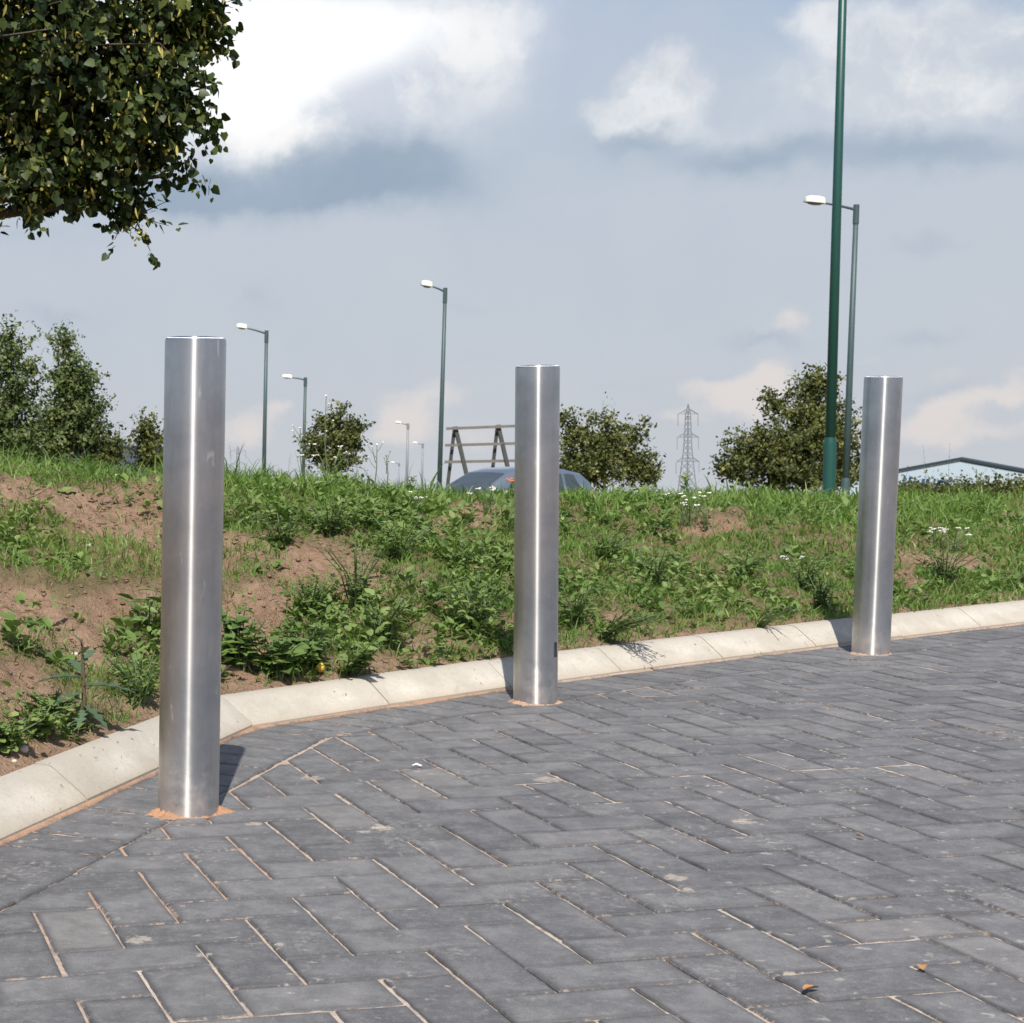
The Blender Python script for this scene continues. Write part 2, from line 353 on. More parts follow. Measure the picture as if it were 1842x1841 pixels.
# cement smears, dried splashes and a few larger sandy blots
sm = t.math('MULTIPLY', t.ss(t.noise(geo, 5.0, 3, 0.5).outputs['Fac'], 0.54, 0.68), t.ss(n3, 0.50, 0.62))
vor = t.node('ShaderNodeTexVoronoi'); t.put(vor.inputs['Vector'], t.vec('ADD', geo, t.vec('SCALE', t.noise(geo, 42.0, 4, 0.65).outputs['Color'], scale=0.045))); vor.inputs['Scale'].default_value = 30.0
spot = t.math('MULTIPLY', t.ss(vor.outputs['Distance'], 0.22, 0.12), t.ss(t.noise(geo, 1.3, 2, 0.5).outputs['Fac'], 0.42, 0.58))
sel = t.node('ShaderNodeSeparateXYZ'); t.put(sel.inputs[0], vor.outputs['Color']); spot = t.math('MULTIPLY', spot, t.ss(sel.outputs[0], 0.48, 0.6))
c = t.mix(t.math('MULTIPLY', sm, 0.45), c, (0.31, 0.285, 0.25)); c = t.mix(t.math('MULTIPLY', spot, 0.5), c, (0.42, 0.39, 0.34))
blot = None
for px_b, py_b, r_b in ((690, 1489, 0.040), (455, 1482, 0.030), (655, 1496, 0.022), (1340, 1478, 0.040), (1215, 1580, 0.035), (1235, 1602, 0.025), (368, 1718, 0.020), (505, 1700, 0.016), (985, 1402, 0.05), (250, 1690, 0.035), (560, 1400, 0.045), (1425, 1752, 0.02)):
    q = on_z(px_b, py_b); d_ = t.vec('LENGTH', t.vec('SUBTRACT', geo, tuple(map(float, q)))); g_ = t.ss(d_, r_b, r_b * 0.2)
    blot = g_ if blot is None else t.math('MAXIMUM', blot, g_)
bl = t.ss(t.math('ADD', blot, t.math('MULTIPLY', t.math('SUBTRACT', t.noise(geo, 70.0, 6, 0.72, 0.6).outputs['Fac'], 0.5), 3.4)), 0.52, 0.95)
c = t.mix(t.math('MULTIPLY', t.math('MULTIPLY', bl, t.ss(blot, 0.0, 0.35)), 0.65), c, (0.41, 0.355, 0.29))
t.put(b.inputs['Base Color'], c); b.inputs['Specular IOR Level'].default_value = 0.4
t.put(b.inputs['Roughness'], t.lin(n1, 0.3, 0.8, 0.60, 0.78))
bn = t.node('ShaderNodeBump'); bn.inputs['Strength'].default_value = 0.6; bn.inputs['Distance'].default_value = 0.002
t.put(bn.inputs['Height'], t.math('ADD', t.math('MULTIPLY', n2, 0.6), t.math('MULTIPLY', n3, 0.7))); t.put(b.inputs['Normal'], bn.outputs[0])
M['paver'] = m

# jointing sand: buff, orange towards the kerb
m, t, b = material('kiln_dried_sand'); geo = t.node('ShaderNodeNewGeometry').outputs['Position']
n1 = t.noise(geo, 2.2, 4, 0.6).outputs['Fac']; n2 = t.noise(geo, 260.0, 3, 0.7).outputs['Fac']
og = t.node('ShaderNodeAttribute', attribute_name='orange').outputs['Fac']
c = t.mix(t.ss(n1, 0.35, 0.7), (0.40, 0.325, 0.265), (0.54, 0.46, 0.385)); c = t.mix(og, c, (0.38, 0.205, 0.115))
c = t.mix(t.math('MULTIPLY', t.ss(n2, 0.45, 0.72), 0.6), c, (0.16, 0.11, 0.08)); c = t.mix(t.math('MULTIPLY', t.ss(t.noise(geo, 24.0, 4, 0.65).outputs['Fac'], 0.48, 0.68), 0.6), c, (0.15, 0.125, 0.105)); t.put(b.inputs['Base Color'], c); b.inputs['Roughness'].default_value = 0.95
b.inputs['Specular IOR Level'].default_value = 0.1
bn = t.node('ShaderNodeBump'); bn.inputs['Strength'].default_value = 0.6; bn.inputs['Distance'].default_value = 0.003; t.put(bn.inputs['Height'], n2); t.put(b.inputs['Normal'], bn.outputs[0])
M['sand'] = m

# pale precast concrete kerb
m, t, b = material('kerb_concrete'); geo = t.node('ShaderNodeNewGeometry').outputs['Position']
n1 = t.noise(geo, 6.0, 5, 0.65).outputs['Fac']; n2 = t.noise(geo, 160.0, 4, 0.7).outputs['Fac']
c = t.mix(t.ss(n1, 0.3, 0.75), (0.40, 0.365, 0.305), (0.545, 0.505, 0.435))
sx = t.node('ShaderNodeSeparateXYZ'); t.put(sx.inputs[0], geo)
c = t.mix(t.math('MULTIPLY', t.ss(sx.outputs[2], 0.035, 0.0), t.lin(n1, 0.3, 0.7, 0.3, 0.75)), c, (0.36, 0.28, 0.19))
c = t.mix(t.math('MULTIPLY', t.ss(t.math('ADD', sx.outputs[2], t.math('MULTIPLY', n1, 0.05)), 0.07, 0.105), 0.6), c, (0.34, 0.31, 0.27))
c = t.mix(t.math('MULTIPLY', t.ss(n2, 0.48, 0.75), 0.55), c, (0.30, 0.27, 0.22)); c = t.mix(t.math('MULTIPLY', t.ss(t.noise(geo, 26.0, 5, 0.7).outputs['Fac'], 0.5, 0.72), 0.4), c, (0.33, 0.30, 0.255))
mk = t.node('ShaderNodeMapping'); t.put(mk.inputs[0], geo); mk.inputs['Scale'].default_value = (75, 34, 34); mk.inputs['Rotation'].default_value = (0, 0, 0.6)
mark = t.math('MULTIPLY', t.ss(t.noise(mk.outputs[0], 1.0, 3, 0.6).outputs['Fac'], 0.64, 0.72), t.ss(t.noise(geo, 3.0, 2).outputs['Fac'], 0.40, 0.55))
c = t.mix(t.math('MULTIPLY', mark, 0.7), c, (0.11, 0.10, 0.09))
t.put(b.inputs['Base Color'], c); b.inputs['Roughness'].default_value = 0.85; b.inputs['Specular IOR Level'].default_value = 0.2
bn = t.node('ShaderNodeBump'); bn.inputs['Strength'].default_value = 0.3; bn.inputs['Distance'].default_value = 0.002; t.put(bn.inputs['Height'], n2); t.put(b.inputs['Normal'], bn.outputs[0])
M['kerb'] = m

# reddish topsoil
m, t, b = material('topsoil'); geo = t.node('ShaderNodeNewGeometry').outputs['Position']
n1 = t.noise(geo, 3.0, 5, 0.65).outputs['Fac']; n2 = t.noise(geo, 48.0, 5, 0.7).outputs['Fac']; n3 = t.noise(geo, 220.0, 3, 0.7).outputs['Fac']
gr = t.node('ShaderNodeAttribute', attribute_name='grassy').outputs['Fac']
c = t.mix(t.ss(n1, 0.3, 0.7), (0.315, 0.200, 0.130), (0.415, 0.285, 0.195)); c = t.mix(t.math('MULTIPLY', t.ss(n2, 0.55, 0.3), 0.55), c, (0.15, 0.092, 0.062))
c = t.mix(t.math('MULTIPLY', t.ss(n3, 0.58, 0.75), 0.5), c, (0.50, 0.38, 0.28))
c = t.mix(t.math('MULTIPLY', gr, 0.85), c, t.mix(n2, (0.085, 0.100, 0.03), (0.16, 0.15, 0.07)))
t.put(b.inputs['Base Color'], c); b.inputs['Roughness'].default_value = 0.95; b.inputs['Specular IOR Level'].default_value = 0.1
bn = t.node('ShaderNodeBump'); bn.inputs['Strength'].default_value = 0.9; bn.inputs['Distance'].default_value = 0.02; t.put(bn.inputs['Height'], t.math('ADD', n2, t.math('ADD', t.math('MULTIPLY', n3, 0.45), t.math('MULTIPLY', t.noise(geo, 110.0, 3, 0.7).outputs['Fac'], 0.5)))); t.put(b.inputs['Normal'], bn.outputs[0])
M['soil'] = m

M['grass'] = leafmat('grass_blades', (0.085, 0.160, 0.033), (0.165, 0.268, 0.057), (0.34, 0.38, 0.125), 0.38, 0.3, 0.45)
M['weed'] = leafmat('weed_leaves', (0.075, 0.130, 0.036), (0.150, 0.225, 0.062), (0.28, 0.35, 0.12), 0.30, 0.3, 0.45)
M['grey_leaf'] = leafmat('grey_green_leaves', (0.055, 0.095, 0.055), (0.085, 0.14, 0.08), (0.13, 0.19, 0.115), 0.2, 0.3, 0.5)
M['lime'] = leafmat('lime_leaves', (0.016, 0.031, 0.009), (0.046, 0.070, 0.016), (0.17, 0.19, 0.045), 0.20, 0.3, 0.45)
M['bract'] = leafmat('lime_blossom', (0.24, 0.20, 0.04), (0.42, 0.35, 0.08), (0.62, 0.56, 0.2), 0.3, 0.2, 0.6)
M['birch'] = leafmat('birch_leaves', (0.065, 0.095, 0.03), (0.125, 0.165, 0.052), (0.25, 0.26, 0.10), 0.3, 0.3, 0.45)
M['shrub'] = leafmat('young_tree_leaves', (0.050, 0.065, 0.018), (0.120, 0.135, 0.036), (0.32, 0.30, 0.10), 0.28, 0.3, 0.45)
M['bark'] = plain('bark', (0.085, 0.066, 0.05), 0.9, var=0.4, scale=14, bump=0.5)
M['birchbark'] = plain('birch_bark', (0.34, 0.31, 0.28), 0.8, var=0.5, scale=10)
M['stem'] = plain('green_stem', (0.10, 0.14, 0.05), 0.7, var=0.3, scale=30)
M['drystem'] = plain('dry_stem', (0.30, 0.24, 0.13), 0.8, var=0.3, scale=30)
M['petal'] = plain('white_petals', (0.78, 0.77, 0.70), 0.7, var=0.08, scale=40)
M['yellow'] = plain('yellow_petals', (0.72, 0.42, 0.06), 0.6, var=0.15, scale=40)
M['orange'] = plain('orange_petals', (0.70, 0.22, 0.05), 0.6, var=0.15, scale=40)
M['green_paint'] = plain('green_column_paint', (0.012, 0.068, 0.053), 0.4, var=0.15, scale=3)
M['grey_green'] = plain('weathered_column_paint', (0.05, 0.085, 0.085), 0.5, var=0.2, scale=3)
M['lantern'] = plain('pale_lantern_housing', (0.66, 0.64, 0.56), 0.5, var=0.1, scale=5)
M['lens'] = plain('lantern_bowl', (0.20, 0.20, 0.19), 0.25, var=0.1)
M['galv'] = plain('galvanised_steel', (0.24, 0.25, 0.27), 0.6, 0.2, var=0.1, scale=1)
M['timber'] = plain('grey_timber', (0.165, 0.15, 0.13), 0.85, var=0.35, scale=8, bump=0.4)
M['timber_dark'] = plain('dark_timber', (0.055, 0.055, 0.05), 0.85, var=0.35, scale=8, bump=0.4)
M['cladding'] = plain('pale_blue_cladding', (0.42, 0.50, 0.56), 0.5, var=0.05, scale=0.6)
M['roof'] = plain('dark_roof_trim', (0.022, 0.035, 0.042), 0.5, var=0.15, scale=1)
M['signblue'] = plain('blue_sign_letters', (0.05, 0.14, 0.42), 0.5, var=0.1)
M['stone'] = plain('pale_stone', (0.52, 0.46, 0.39), 0.85, var=0.3, scale=60, bump=0.3)
M['paper'] = plain('white_paper', (0.8, 0.8, 0.8), 0.7, var=0.04)
M['deadleaf'] = plain('dead_leaf', (0.42, 0.20, 0.07), 0.7, var=0.35, scale=60)
M['rubber'] = plain('black_rubber', (0.02, 0.02, 0.02), 0.8)
M['alloy'] = plain('alloy_wheel', (0.5, 0.5, 0.52), 0.35, 0.9)
M['dark'] = plain('dark_recess', (0.03, 0.03, 0.032), 0.5)
M['asphalt'] = plain('asphalt', (0.05, 0.05, 0.052), 0.9, var=0.25, scale=20)
def paint(name, col):
    m, t, b = material(name); b.inputs['Base Color'].default_value = (*col, 1); b.inputs['Metallic'].default_value = 0.55; b.inputs['Roughness'].default_value = 0.35
    b.inputs['Coat Weight'].default_value = 0.8; b.inputs['Coat Roughness'].default_value = 0.05; return m
M['silver'] = paint('silver_car_paint', (0.20, 0.235, 0.28)); M['navy'] = paint('navy_car_paint', (0.012, 0.022, 0.055))
m, t, b = material('car_glass'); b.inputs['Base Color'].default_value = (0.05, 0.062, 0.068, 1); b.inputs['Roughness'].default_value = 0.03; b.inputs['Specular IOR Level'].default_value = 0.9; M['glass'] = m
m, t, b = material('red_lamp'); b.inputs['Base Color'].default_value = (0.35, 0.02, 0.02, 1); b.inputs['Roughness'].default_value = 0.15; M['redlamp'] = m
m, t, b = material('clear_lamp'); b.inputs['Base Color'].default_value = (0.7, 0.7, 0.7, 1); b.inputs['Roughness'].default_value = 0.1; M['clearlamp'] = m

# ------------------------------------------------------------------ kerb line (paving on its right-hand, near side)
KB = np.array([(-4.86, -7.04), (-0.227, 2.868), (0.300, 4.012), (0.68, 4.318), (1.10, 4.642), (1.66, 5.050), (2.40, 5.545), (3.354, 6.165), (5.2, 7.28), (16.0, 13.5)])
KH, KRUN, KTOP = 0.070, 0.088, 0.030              # height of the splayed face, its run, width of the flat top
def poly_offset(P, o):
    d = np.diff(P, axis=0); d /= np.linalg.norm(d, axis=1)[:, None]; nrm = np.c_[-d[:, 1], d[:, 0]]
    out = []
    for i in range(len(P)):
        a = nrm[max(i - 1, 0)]; b_ = nrm[min(i, len(nrm) - 1)]; m_ = a + b_; m_ /= np.linalg.norm(m_)
        out.append(P[i] + m_ * o / max(0.3, m_ @ a))
    return np.array(out)
_kd = np.diff(KB, axis=0); _kl = np.linalg.norm(_kd, axis=1); _kt = _kd / _kl[:, None]; _kn = np.c_[-_kt[:, 1], _kt[:, 0]]
def kdist(x, y):
    """signed distance to the kerb's foot: positive on the verge"""
    best = np.full(np.shape(x), 1e9); mx = np.full(np.shape(x), -1e9)
    for i in range(len(_kd)):
        px, py = x - KB[i, 0], y - KB[i, 1]
        s = np.clip(px * _kt[i, 0] + py * _kt[i, 1], 0, _kl[i]); dx, dy = px - s * _kt[i, 0], py - s * _kt[i, 1]
        best = np.minimum(best, np.hypot(dx, dy)); mx = np.maximum(mx, px * _kn[i, 0] + py * _kn[i, 1])
    return np.where(mx > 0, best, -best)

SOIL = [(200, 925, 120, 42), (60, 893, 110, 24), (255, 975, 40, 22), (30, 1110, 110, 50), (160, 1125, 70, 45), (240, 1085, 60, 38), (30, 1245, 60, 50), (150, 1195, 60, 25),
        (450, 985, 70, 16), (545, 1020, 100, 36), (625, 1045, 60, 28), (470, 1105, 75, 50), (430, 1165, 60, 36), (430, 1222, 50, 16), (855, 930, 75, 14), (790, 950, 40, 12), (700, 925, 40, 10),
        (1130, 1125, 38, 20), (1290, 950, 48, 17), (1640, 1040, 30, 20), (260, 1280, 70, 16), (100, 1360, 150, 22), (30, 1395, 110, 24), (190, 1320, 60, 14),
        (780, 1172, 45, 10), (1710, 1000, 90, 14), (700, 1195, 80, 8), (1830, 930, 60, 10)]
GREEN = [(60, 1000, 150, 32), (215, 1030, 80, 34), (245, 1225, 55, 48), (40, 1325, 110, 26), (170, 1300, 60, 24), (120, 1060, 40, 30), (120, 1210, 30, 40), (470, 1020, 60, 20), (560, 1130, 70, 36), (60, 935, 90, 12), (470, 930, 110, 40)]
def soil_amount(P):
    px, py = to_px(P); s = np.zeros(px.shape)
    wx = (fbm(P[..., 0] * 3.1, P[..., 1] * 3.1, 3, 5) - 0.5) * 70; wy = (fbm(P[..., 0] * 3.1 + 40, P[..., 1] * 3.1, 3, 6) - 0.5) * 40
    for (cx, cy, rx, ry) in SOIL:
        q = ((px + wx - cx) / rx) ** 2 + ((py + wy - cy) / ry) ** 2; s = np.maximum(s, 1.25 - 0.75 * q)
    left = sstep(760, 420, px) * sstep(860, 900, py)
    s = np.maximum(s, left * (0.15 + 1.3 * (fbm(P[..., 0] * 2.2, P[..., 1] * 2.2, 4, 9) - 0.42)))
    s = np.maximum(s, 0.8 * (fbm(P[..., 0] * 2.6 + 9, P[..., 1] * 2.6, 4, 19) - 0.42))
    for (cx, cy, rx, ry) in GREEN:
        q = ((px + wx * 0.6 - cx) / rx) ** 2 + ((py + wy * 0.6 - cy) / ry) ** 2; s = s - 0.75 * np.clip(1.5 - 1.3 * q, 0, 1)
    return np.clip(s, 0, 1)
def ground_z(x, y, bumps=True):
    d = kdist(x, y); az = np.arctan2(x, np.maximum(y, 0.01)); D = np.hypot(x, y)
    hc = np.interp(az, [-0.5, -0.1, 0.2, 0.5, 1.0], [0.62, 0.58, 0.395, 0.24, 0.20])
    t_ = np.clip((d - 0.11) / 2.1, 0, 1); z = 0.064 + (hc - 0.064) * (1 - (1 - t_) ** 1.7)
    far = -0.0385 * D - 0.03 + 0.17 * np.exp(-((x + 0.37) ** 2 + (y - 24.5) ** 2) / 30.0)
    k = sstep(2.1, 12.0, d); z = z * (1 - k) + far * k
    if bumps:
        on = sstep(0.11, 0.45, d) * (1 - sstep(60, 200, D))
        z = z + on * ((fbm(x * 1.3, y * 1.3, 3, 2) - 0.5) * 0.15 + (fbm(x * 6, y * 6, 4, 3) - 0.5) * 0.075)
        z = z + sstep(0.10, 0.2, d) * (1 - sstep(9, 14, D)) * np.maximum(0, fbm(x * 26, y * 26, 3, 4) - 0.48) * 0.085
    return np.where(d < 0.105, np.where(d < 0.02, -0.07, -0.02), z)

# ground: one sheet in rings about the spot where the picture was taken, out to the horizon
rr = np.concatenate([np.linspace(0.3, 2.6, 10), np.arange(2.66, 11.0, 0.024), 11.0 * (3500 / 11.0) ** (np.linspace(0, 1, 70)[0:])])
aa = np.concatenate([np.linspace(-180, -24, 45)[:-1], np.arange(-24, 44, 0.17), np.linspace(44, 180, 40)[1:]])
AA, RR = np.meshgrid(np.radians(aa), rr); gx, gy = RR * np.sin(AA), RR * np.cos(AA); gz = ground_z(gx, gy)
gv = np.stack([gx, gy, gz], -1); nr, na = gx.shape
gs = soil_amount(gv); dk = kdist(gx, gy); px_, py_ = to_px(gv)
grassy = np.where(dk > 2.6, 1.0, 0.75 * np.clip(1 - 1.35 * gs, 0, 1) ** 1.3) * sstep(0.10, 0.2, dk)
idx = np.arange(nr * na).reshape(nr, na)
q = np.stack([idx[:-1, :-1], idx[1:, :-1], idx[1:, 1:], idx[:-1, 1:]], -1).reshape(-1, 4)
seam = np.stack([idx[:-1, -1], idx[1:, -1], idx[1:, 0], idx[:-1, 0]], -1)
g = big_mesh('ground', gv.reshape(-1, 3), q[:, ::-1], None, M['soil'], attrs={'grassy': grassy.ravel()}, smooth=True); tag(g, kind='structure')

# ------------------------------------------------------------------ paving
U0 = np.array([0.4855, 2.8745]); TH = -1.37777; UU = np.array([math.cos(TH), math.sin(TH)]); VV = np.array([-math.sin(TH), math.cos(TH)])
def clip_half(poly, p0, n, keep):
    """keep the part of a convex polygon with (p-p0).n <= keep"""
    out = []; s = [(p - p0) @ n - keep for p in poly]
    for i in range(len(poly)):
        j = (i + 1) % len(poly)
        if s[i] <= 0: out.append(poly[i])
        if (s[i] < 0) != (s[j] < 0) and s[i] != s[j]: out.append(poly[i] + (poly[j] - poly[i]) * (s[i] / (s[i] - s[j])))
    return out
def area(p): return 0.5 * sum(p[i][0] * p[(i + 1) % len(p)][1] - p[(i + 1) % len(p)][0] * p[i][1] for i in range(len(p)))
def inset(poly, d):
    n = len(poly); out = []
    for i in range(n):
        a, b_, c_ = poly[i - 1], poly[i], poly[(i + 1) % n]; e1 = (b_ - a) / (np.linalg.norm(b_ - a) + 1e-9); e2 = (c_ - b_) / (np.linalg.norm(c_ - b_) + 1e-9)
        n1, n2 = np.array([-e1[1], e1[0]]), np.array([-e2[1], e2[0]]); m_ = n1 + n2; L = m_ @ m_
        out.append(b_ + m_ * (2 * d / max(L, 0.5)))
    return out
pv, pf, pt, pe = [], [], [], []
def add_block(poly, rnd):
    if area(poly) < 0: poly = poly[::-1]
    p2 = [poly[0]]
    for p in poly[1:]:
        if np.linalg.norm(p - p2[-1]) > 0.004: p2.append(p)
    if len(p2) > 2 and np.linalg.norm(p2[0] - p2[-1]) < 0.004: p2.pop()
    if len(p2) < 3 or area(p2) < 0.0007: return
    o0 = inset(p2, rnd.uniform(0.0014, 0.0030)); i0 = inset(o0, rnd.uniform(0.0016, 0.0034)); n = len(o0); o = len(pv)
    c_ = np.mean(o0, axis=0); sh_ = np.array([rnd.gauss(0, 0.0007), rnd.gauss(0, 0.0007)]); ra = rnd.gauss(0, 0.005)
    o0 = [c_ + sh_ + (p - c_) + ra * np.array([-(p - c_)[1], (p - c_)[0]]) for p in o0]; i0 = [c_ + sh_ + (p - c_) + ra * np.array([-(p - c_)[1], (p - c_)[0]]) for p in i0]; dz = max(-0.0007, rnd.gauss(0, 0.0006)); tx, ty = rnd.gauss(0, 0.004), rnd.gauss(0, 0.004); tv = min(1, max(0, rnd.gauss(0.45, 0.27)))
    i2 = [p + (c_ - p) * min(0.45, 0.021 / (np.linalg.norm(c_ - p) + 1e-6)) for p in i0]
    z = lambda p, h: h + dz + (p[0] - c_[0]) * tx + (p[1] - c_[1]) * ty
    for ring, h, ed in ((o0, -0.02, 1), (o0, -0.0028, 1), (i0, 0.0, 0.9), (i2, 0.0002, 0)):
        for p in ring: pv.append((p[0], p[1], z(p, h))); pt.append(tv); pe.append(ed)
    for k in range(3):
        for i in range(n): j = (i + 1) % n; pf.append((o + k * n + i, o + k * n + j, o + (k + 1) * n + j, o + (k + 1) * n + i))
    pf.append(tuple(o + 3 * n + i for i in range(n)))
rb = random.Random(3)
halves = [(KB[i], _kn[i]) for i in range(len(_kn))]
COURSE = 0.205
for a in range(-70, 90):
    for b2 in range(-28, 40):
        bu, bv = a + 2 * b2, -a + 2 * b2
        for (o_u, o_v, lu, lv) in ((0, 0, 2, 1), (2, 0, 1, 2)):
            cs = [(0, 0), (lu, 0), (lu, lv), (0, lv)]
            poly = [U0 + 0.1 * ((bu + o_u + c_[0]) * UU + (bv + o_v + c_[1]) * VV) for c_ in cs]
            cc = np.mean(poly, axis=0)
            if not (-3.2 < cc[0] < 9.5 and 0.2 < cc[1] < 10.5) or cc[1] < 1.2 and abs(cc[0]) > 3: continue
            dmax = max((cc - p0) @ n for p0, n in halves)
            if dmax > 0.1: continue
            if dmax > -COURSE - 0.15:
                for p0, n in halves:
                    if poly and abs((cc - p0) @ n + COURSE) < 0.3: poly = clip_half(poly, p0, n, -COURSE)
                    if len(poly) < 3: break
            if len(poly) >= 3: add_block(poly, rb)
# edge course laid square to the kerb
KI = poly_offset(KB, -0.0015); KO = poly_offset(KB, -COURSE - 0.0005)
for i in range(0, len(KB) - 2):
    n = max(1, int(round(np.linalg.norm(KI[i + 1] - KI[i]) / 0.102)))
    for k in range(n):
        f0, f1 = k / n, (k + 1) / n
        q4 = [KI[i] * (1 - f0) + KI[i + 1] * f0, KI[i] * (1 - f1) + KI[i + 1] * f1, KO[i] * (1 - f1) + KO[i + 1] * f1, KO[i] * (1 - f0) + KO[i + 1] * f0]
        c_ = np.mean(q4, axis=0)
        if -3.2 < c_[0] < 9.5 and c_[1] > 0.3: add_block(q4[::-1], rb)
me = bpy.data.meshes.new('paving'); me.from_pydata([tuple(map(float, p)) for p in pv], [], pf); me.update()
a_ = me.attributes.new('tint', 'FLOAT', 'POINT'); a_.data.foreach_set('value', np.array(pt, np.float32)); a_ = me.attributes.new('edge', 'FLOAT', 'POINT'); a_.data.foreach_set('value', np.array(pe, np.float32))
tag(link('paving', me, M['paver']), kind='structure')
# bed of jointing sand between and around the blocks
xs = np.concatenate([np.arange(-3.4, -0.6, 0.06), np.arange(-0.6, 2.4, 0.0085), np.arange(2.4, 9.8, 0.045)]); ys = np.concatenate([np.arange(0.1, 1.85, 0.06), np.arange(1.85, 4.6, 0.0085), np.arange(4.6, 10.7, 0.045)]); X, Y = np.meshgrid(xs, ys)
Z = -0.0030 + (fbm(X * 2.0, Y * 2.0, 3, 40) - 0.5) * 0.0044 + (fbm(X * 11, Y * 11, 2, 41) - 0.5) * 0.0022 + (fbm(X * 52, Y * 52, 2, 42) - 0.5) * 0.0034 * sstep(5.2, 4.2, Y); Z = np.minimum(Z, -0.0009)
dd = kdist(X, Y); og = np.clip(sstep(-0.55, -0.03, dd) * sstep(3.2, 0.6, X) + 0.8 * sstep(0.40, 0.16, np.hypot(X - 0.02, (Y - 2.75))) , 0, 1) * (0.2 + 0.7 * fbm(X * 3, Y * 3, 3, 44))
Z = np.where(dd > -0.03, np.minimum(Z, -0.002), Z)
idx = np.arange(X.size).reshape(X.shape); ok = (dd[:-1, :-1] < 0.06)
q = np.stack([idx[:-1, :-1], idx[:-1, 1:], idx[1:, 1:], idx[1:, :-1]], -1)[ok]
tag(big_mesh('jointing_sand', np.stack([X, Y, Z], -1).reshape(-1, 3), q, None, M['sand'], attrs={'orange': og.ravel()}, smooth=True), kind='structure')

# kerb: precast lengths with open joints, splayed face, small lip at the foot
def kerb_profile():
    return [(0.0, -0.06), (0.0, 0.010), (0.006, 0.017), (KRUN - 0.016, KH - 0.007), (KRUN - 0.004, KH - 0.001), (KRUN + 0.012, KH), (KRUN + KTOP, KH), (KRUN + KTOP + 0.004, -0.06)]
cut = [2]                                          # stations: every corner of the line plus joints between
K = MB(); seglen = 0.49
prof = kerb_profile()
lines = [poly_offset(KB, o) for o, z in prof]
cum = np.concatenate([[0], np.cumsum(_kl)])
def station(s):
    i = int(min(max(np.searchsorted(cum, s) - 1, 0), len(_kl) - 1)); f = (s - cum[i]) / _kl[i]
    return [(*(L[i] * (1 - f) + L[i + 1] * f), z) for L, (o, z) in zip(lines, prof)]
s0 = cum[2]; joints = [s0]
s_ = s0
while s_ > cum[1] - 6: s_ -= 0.915; joints.insert(0, s_)
s_ = s0
while s_ < cum[-1] - 1: s_ += seglen; joints.append(s_)
for i in range(len(joints) - 1):
    a, b_ = joints[i] + 0.0018, joints[i + 1] - 0.0018
    st = [a] + [c_ for c_ in cum if a + 0.01 < c_ < b_ - 0.01] + [b_]
    n = len(prof); o = len(K.v); jz = random.uniform(-0.0015, 0.0015)
    for s in st:
        P = station(s); K.v += [(p[0], p[1], p[2] + (jz if p[2] > 0 else 0)) for p in P]
    for k in range(len(st) - 1):
        for j in range(n - 1): K.f.append((o + k * n + j, o + (k + 1) * n + j, o + (k + 1) * n + j + 1, o + k * n + j + 1))
    K.f.append(tuple(o + j for j in range(n))); K.f.append(tuple(o + (len(st) - 1) * n + j for j in reversed(range(n))))
tag(K.build('kerb', M['kerb'], autosmooth=35), kind='structure')

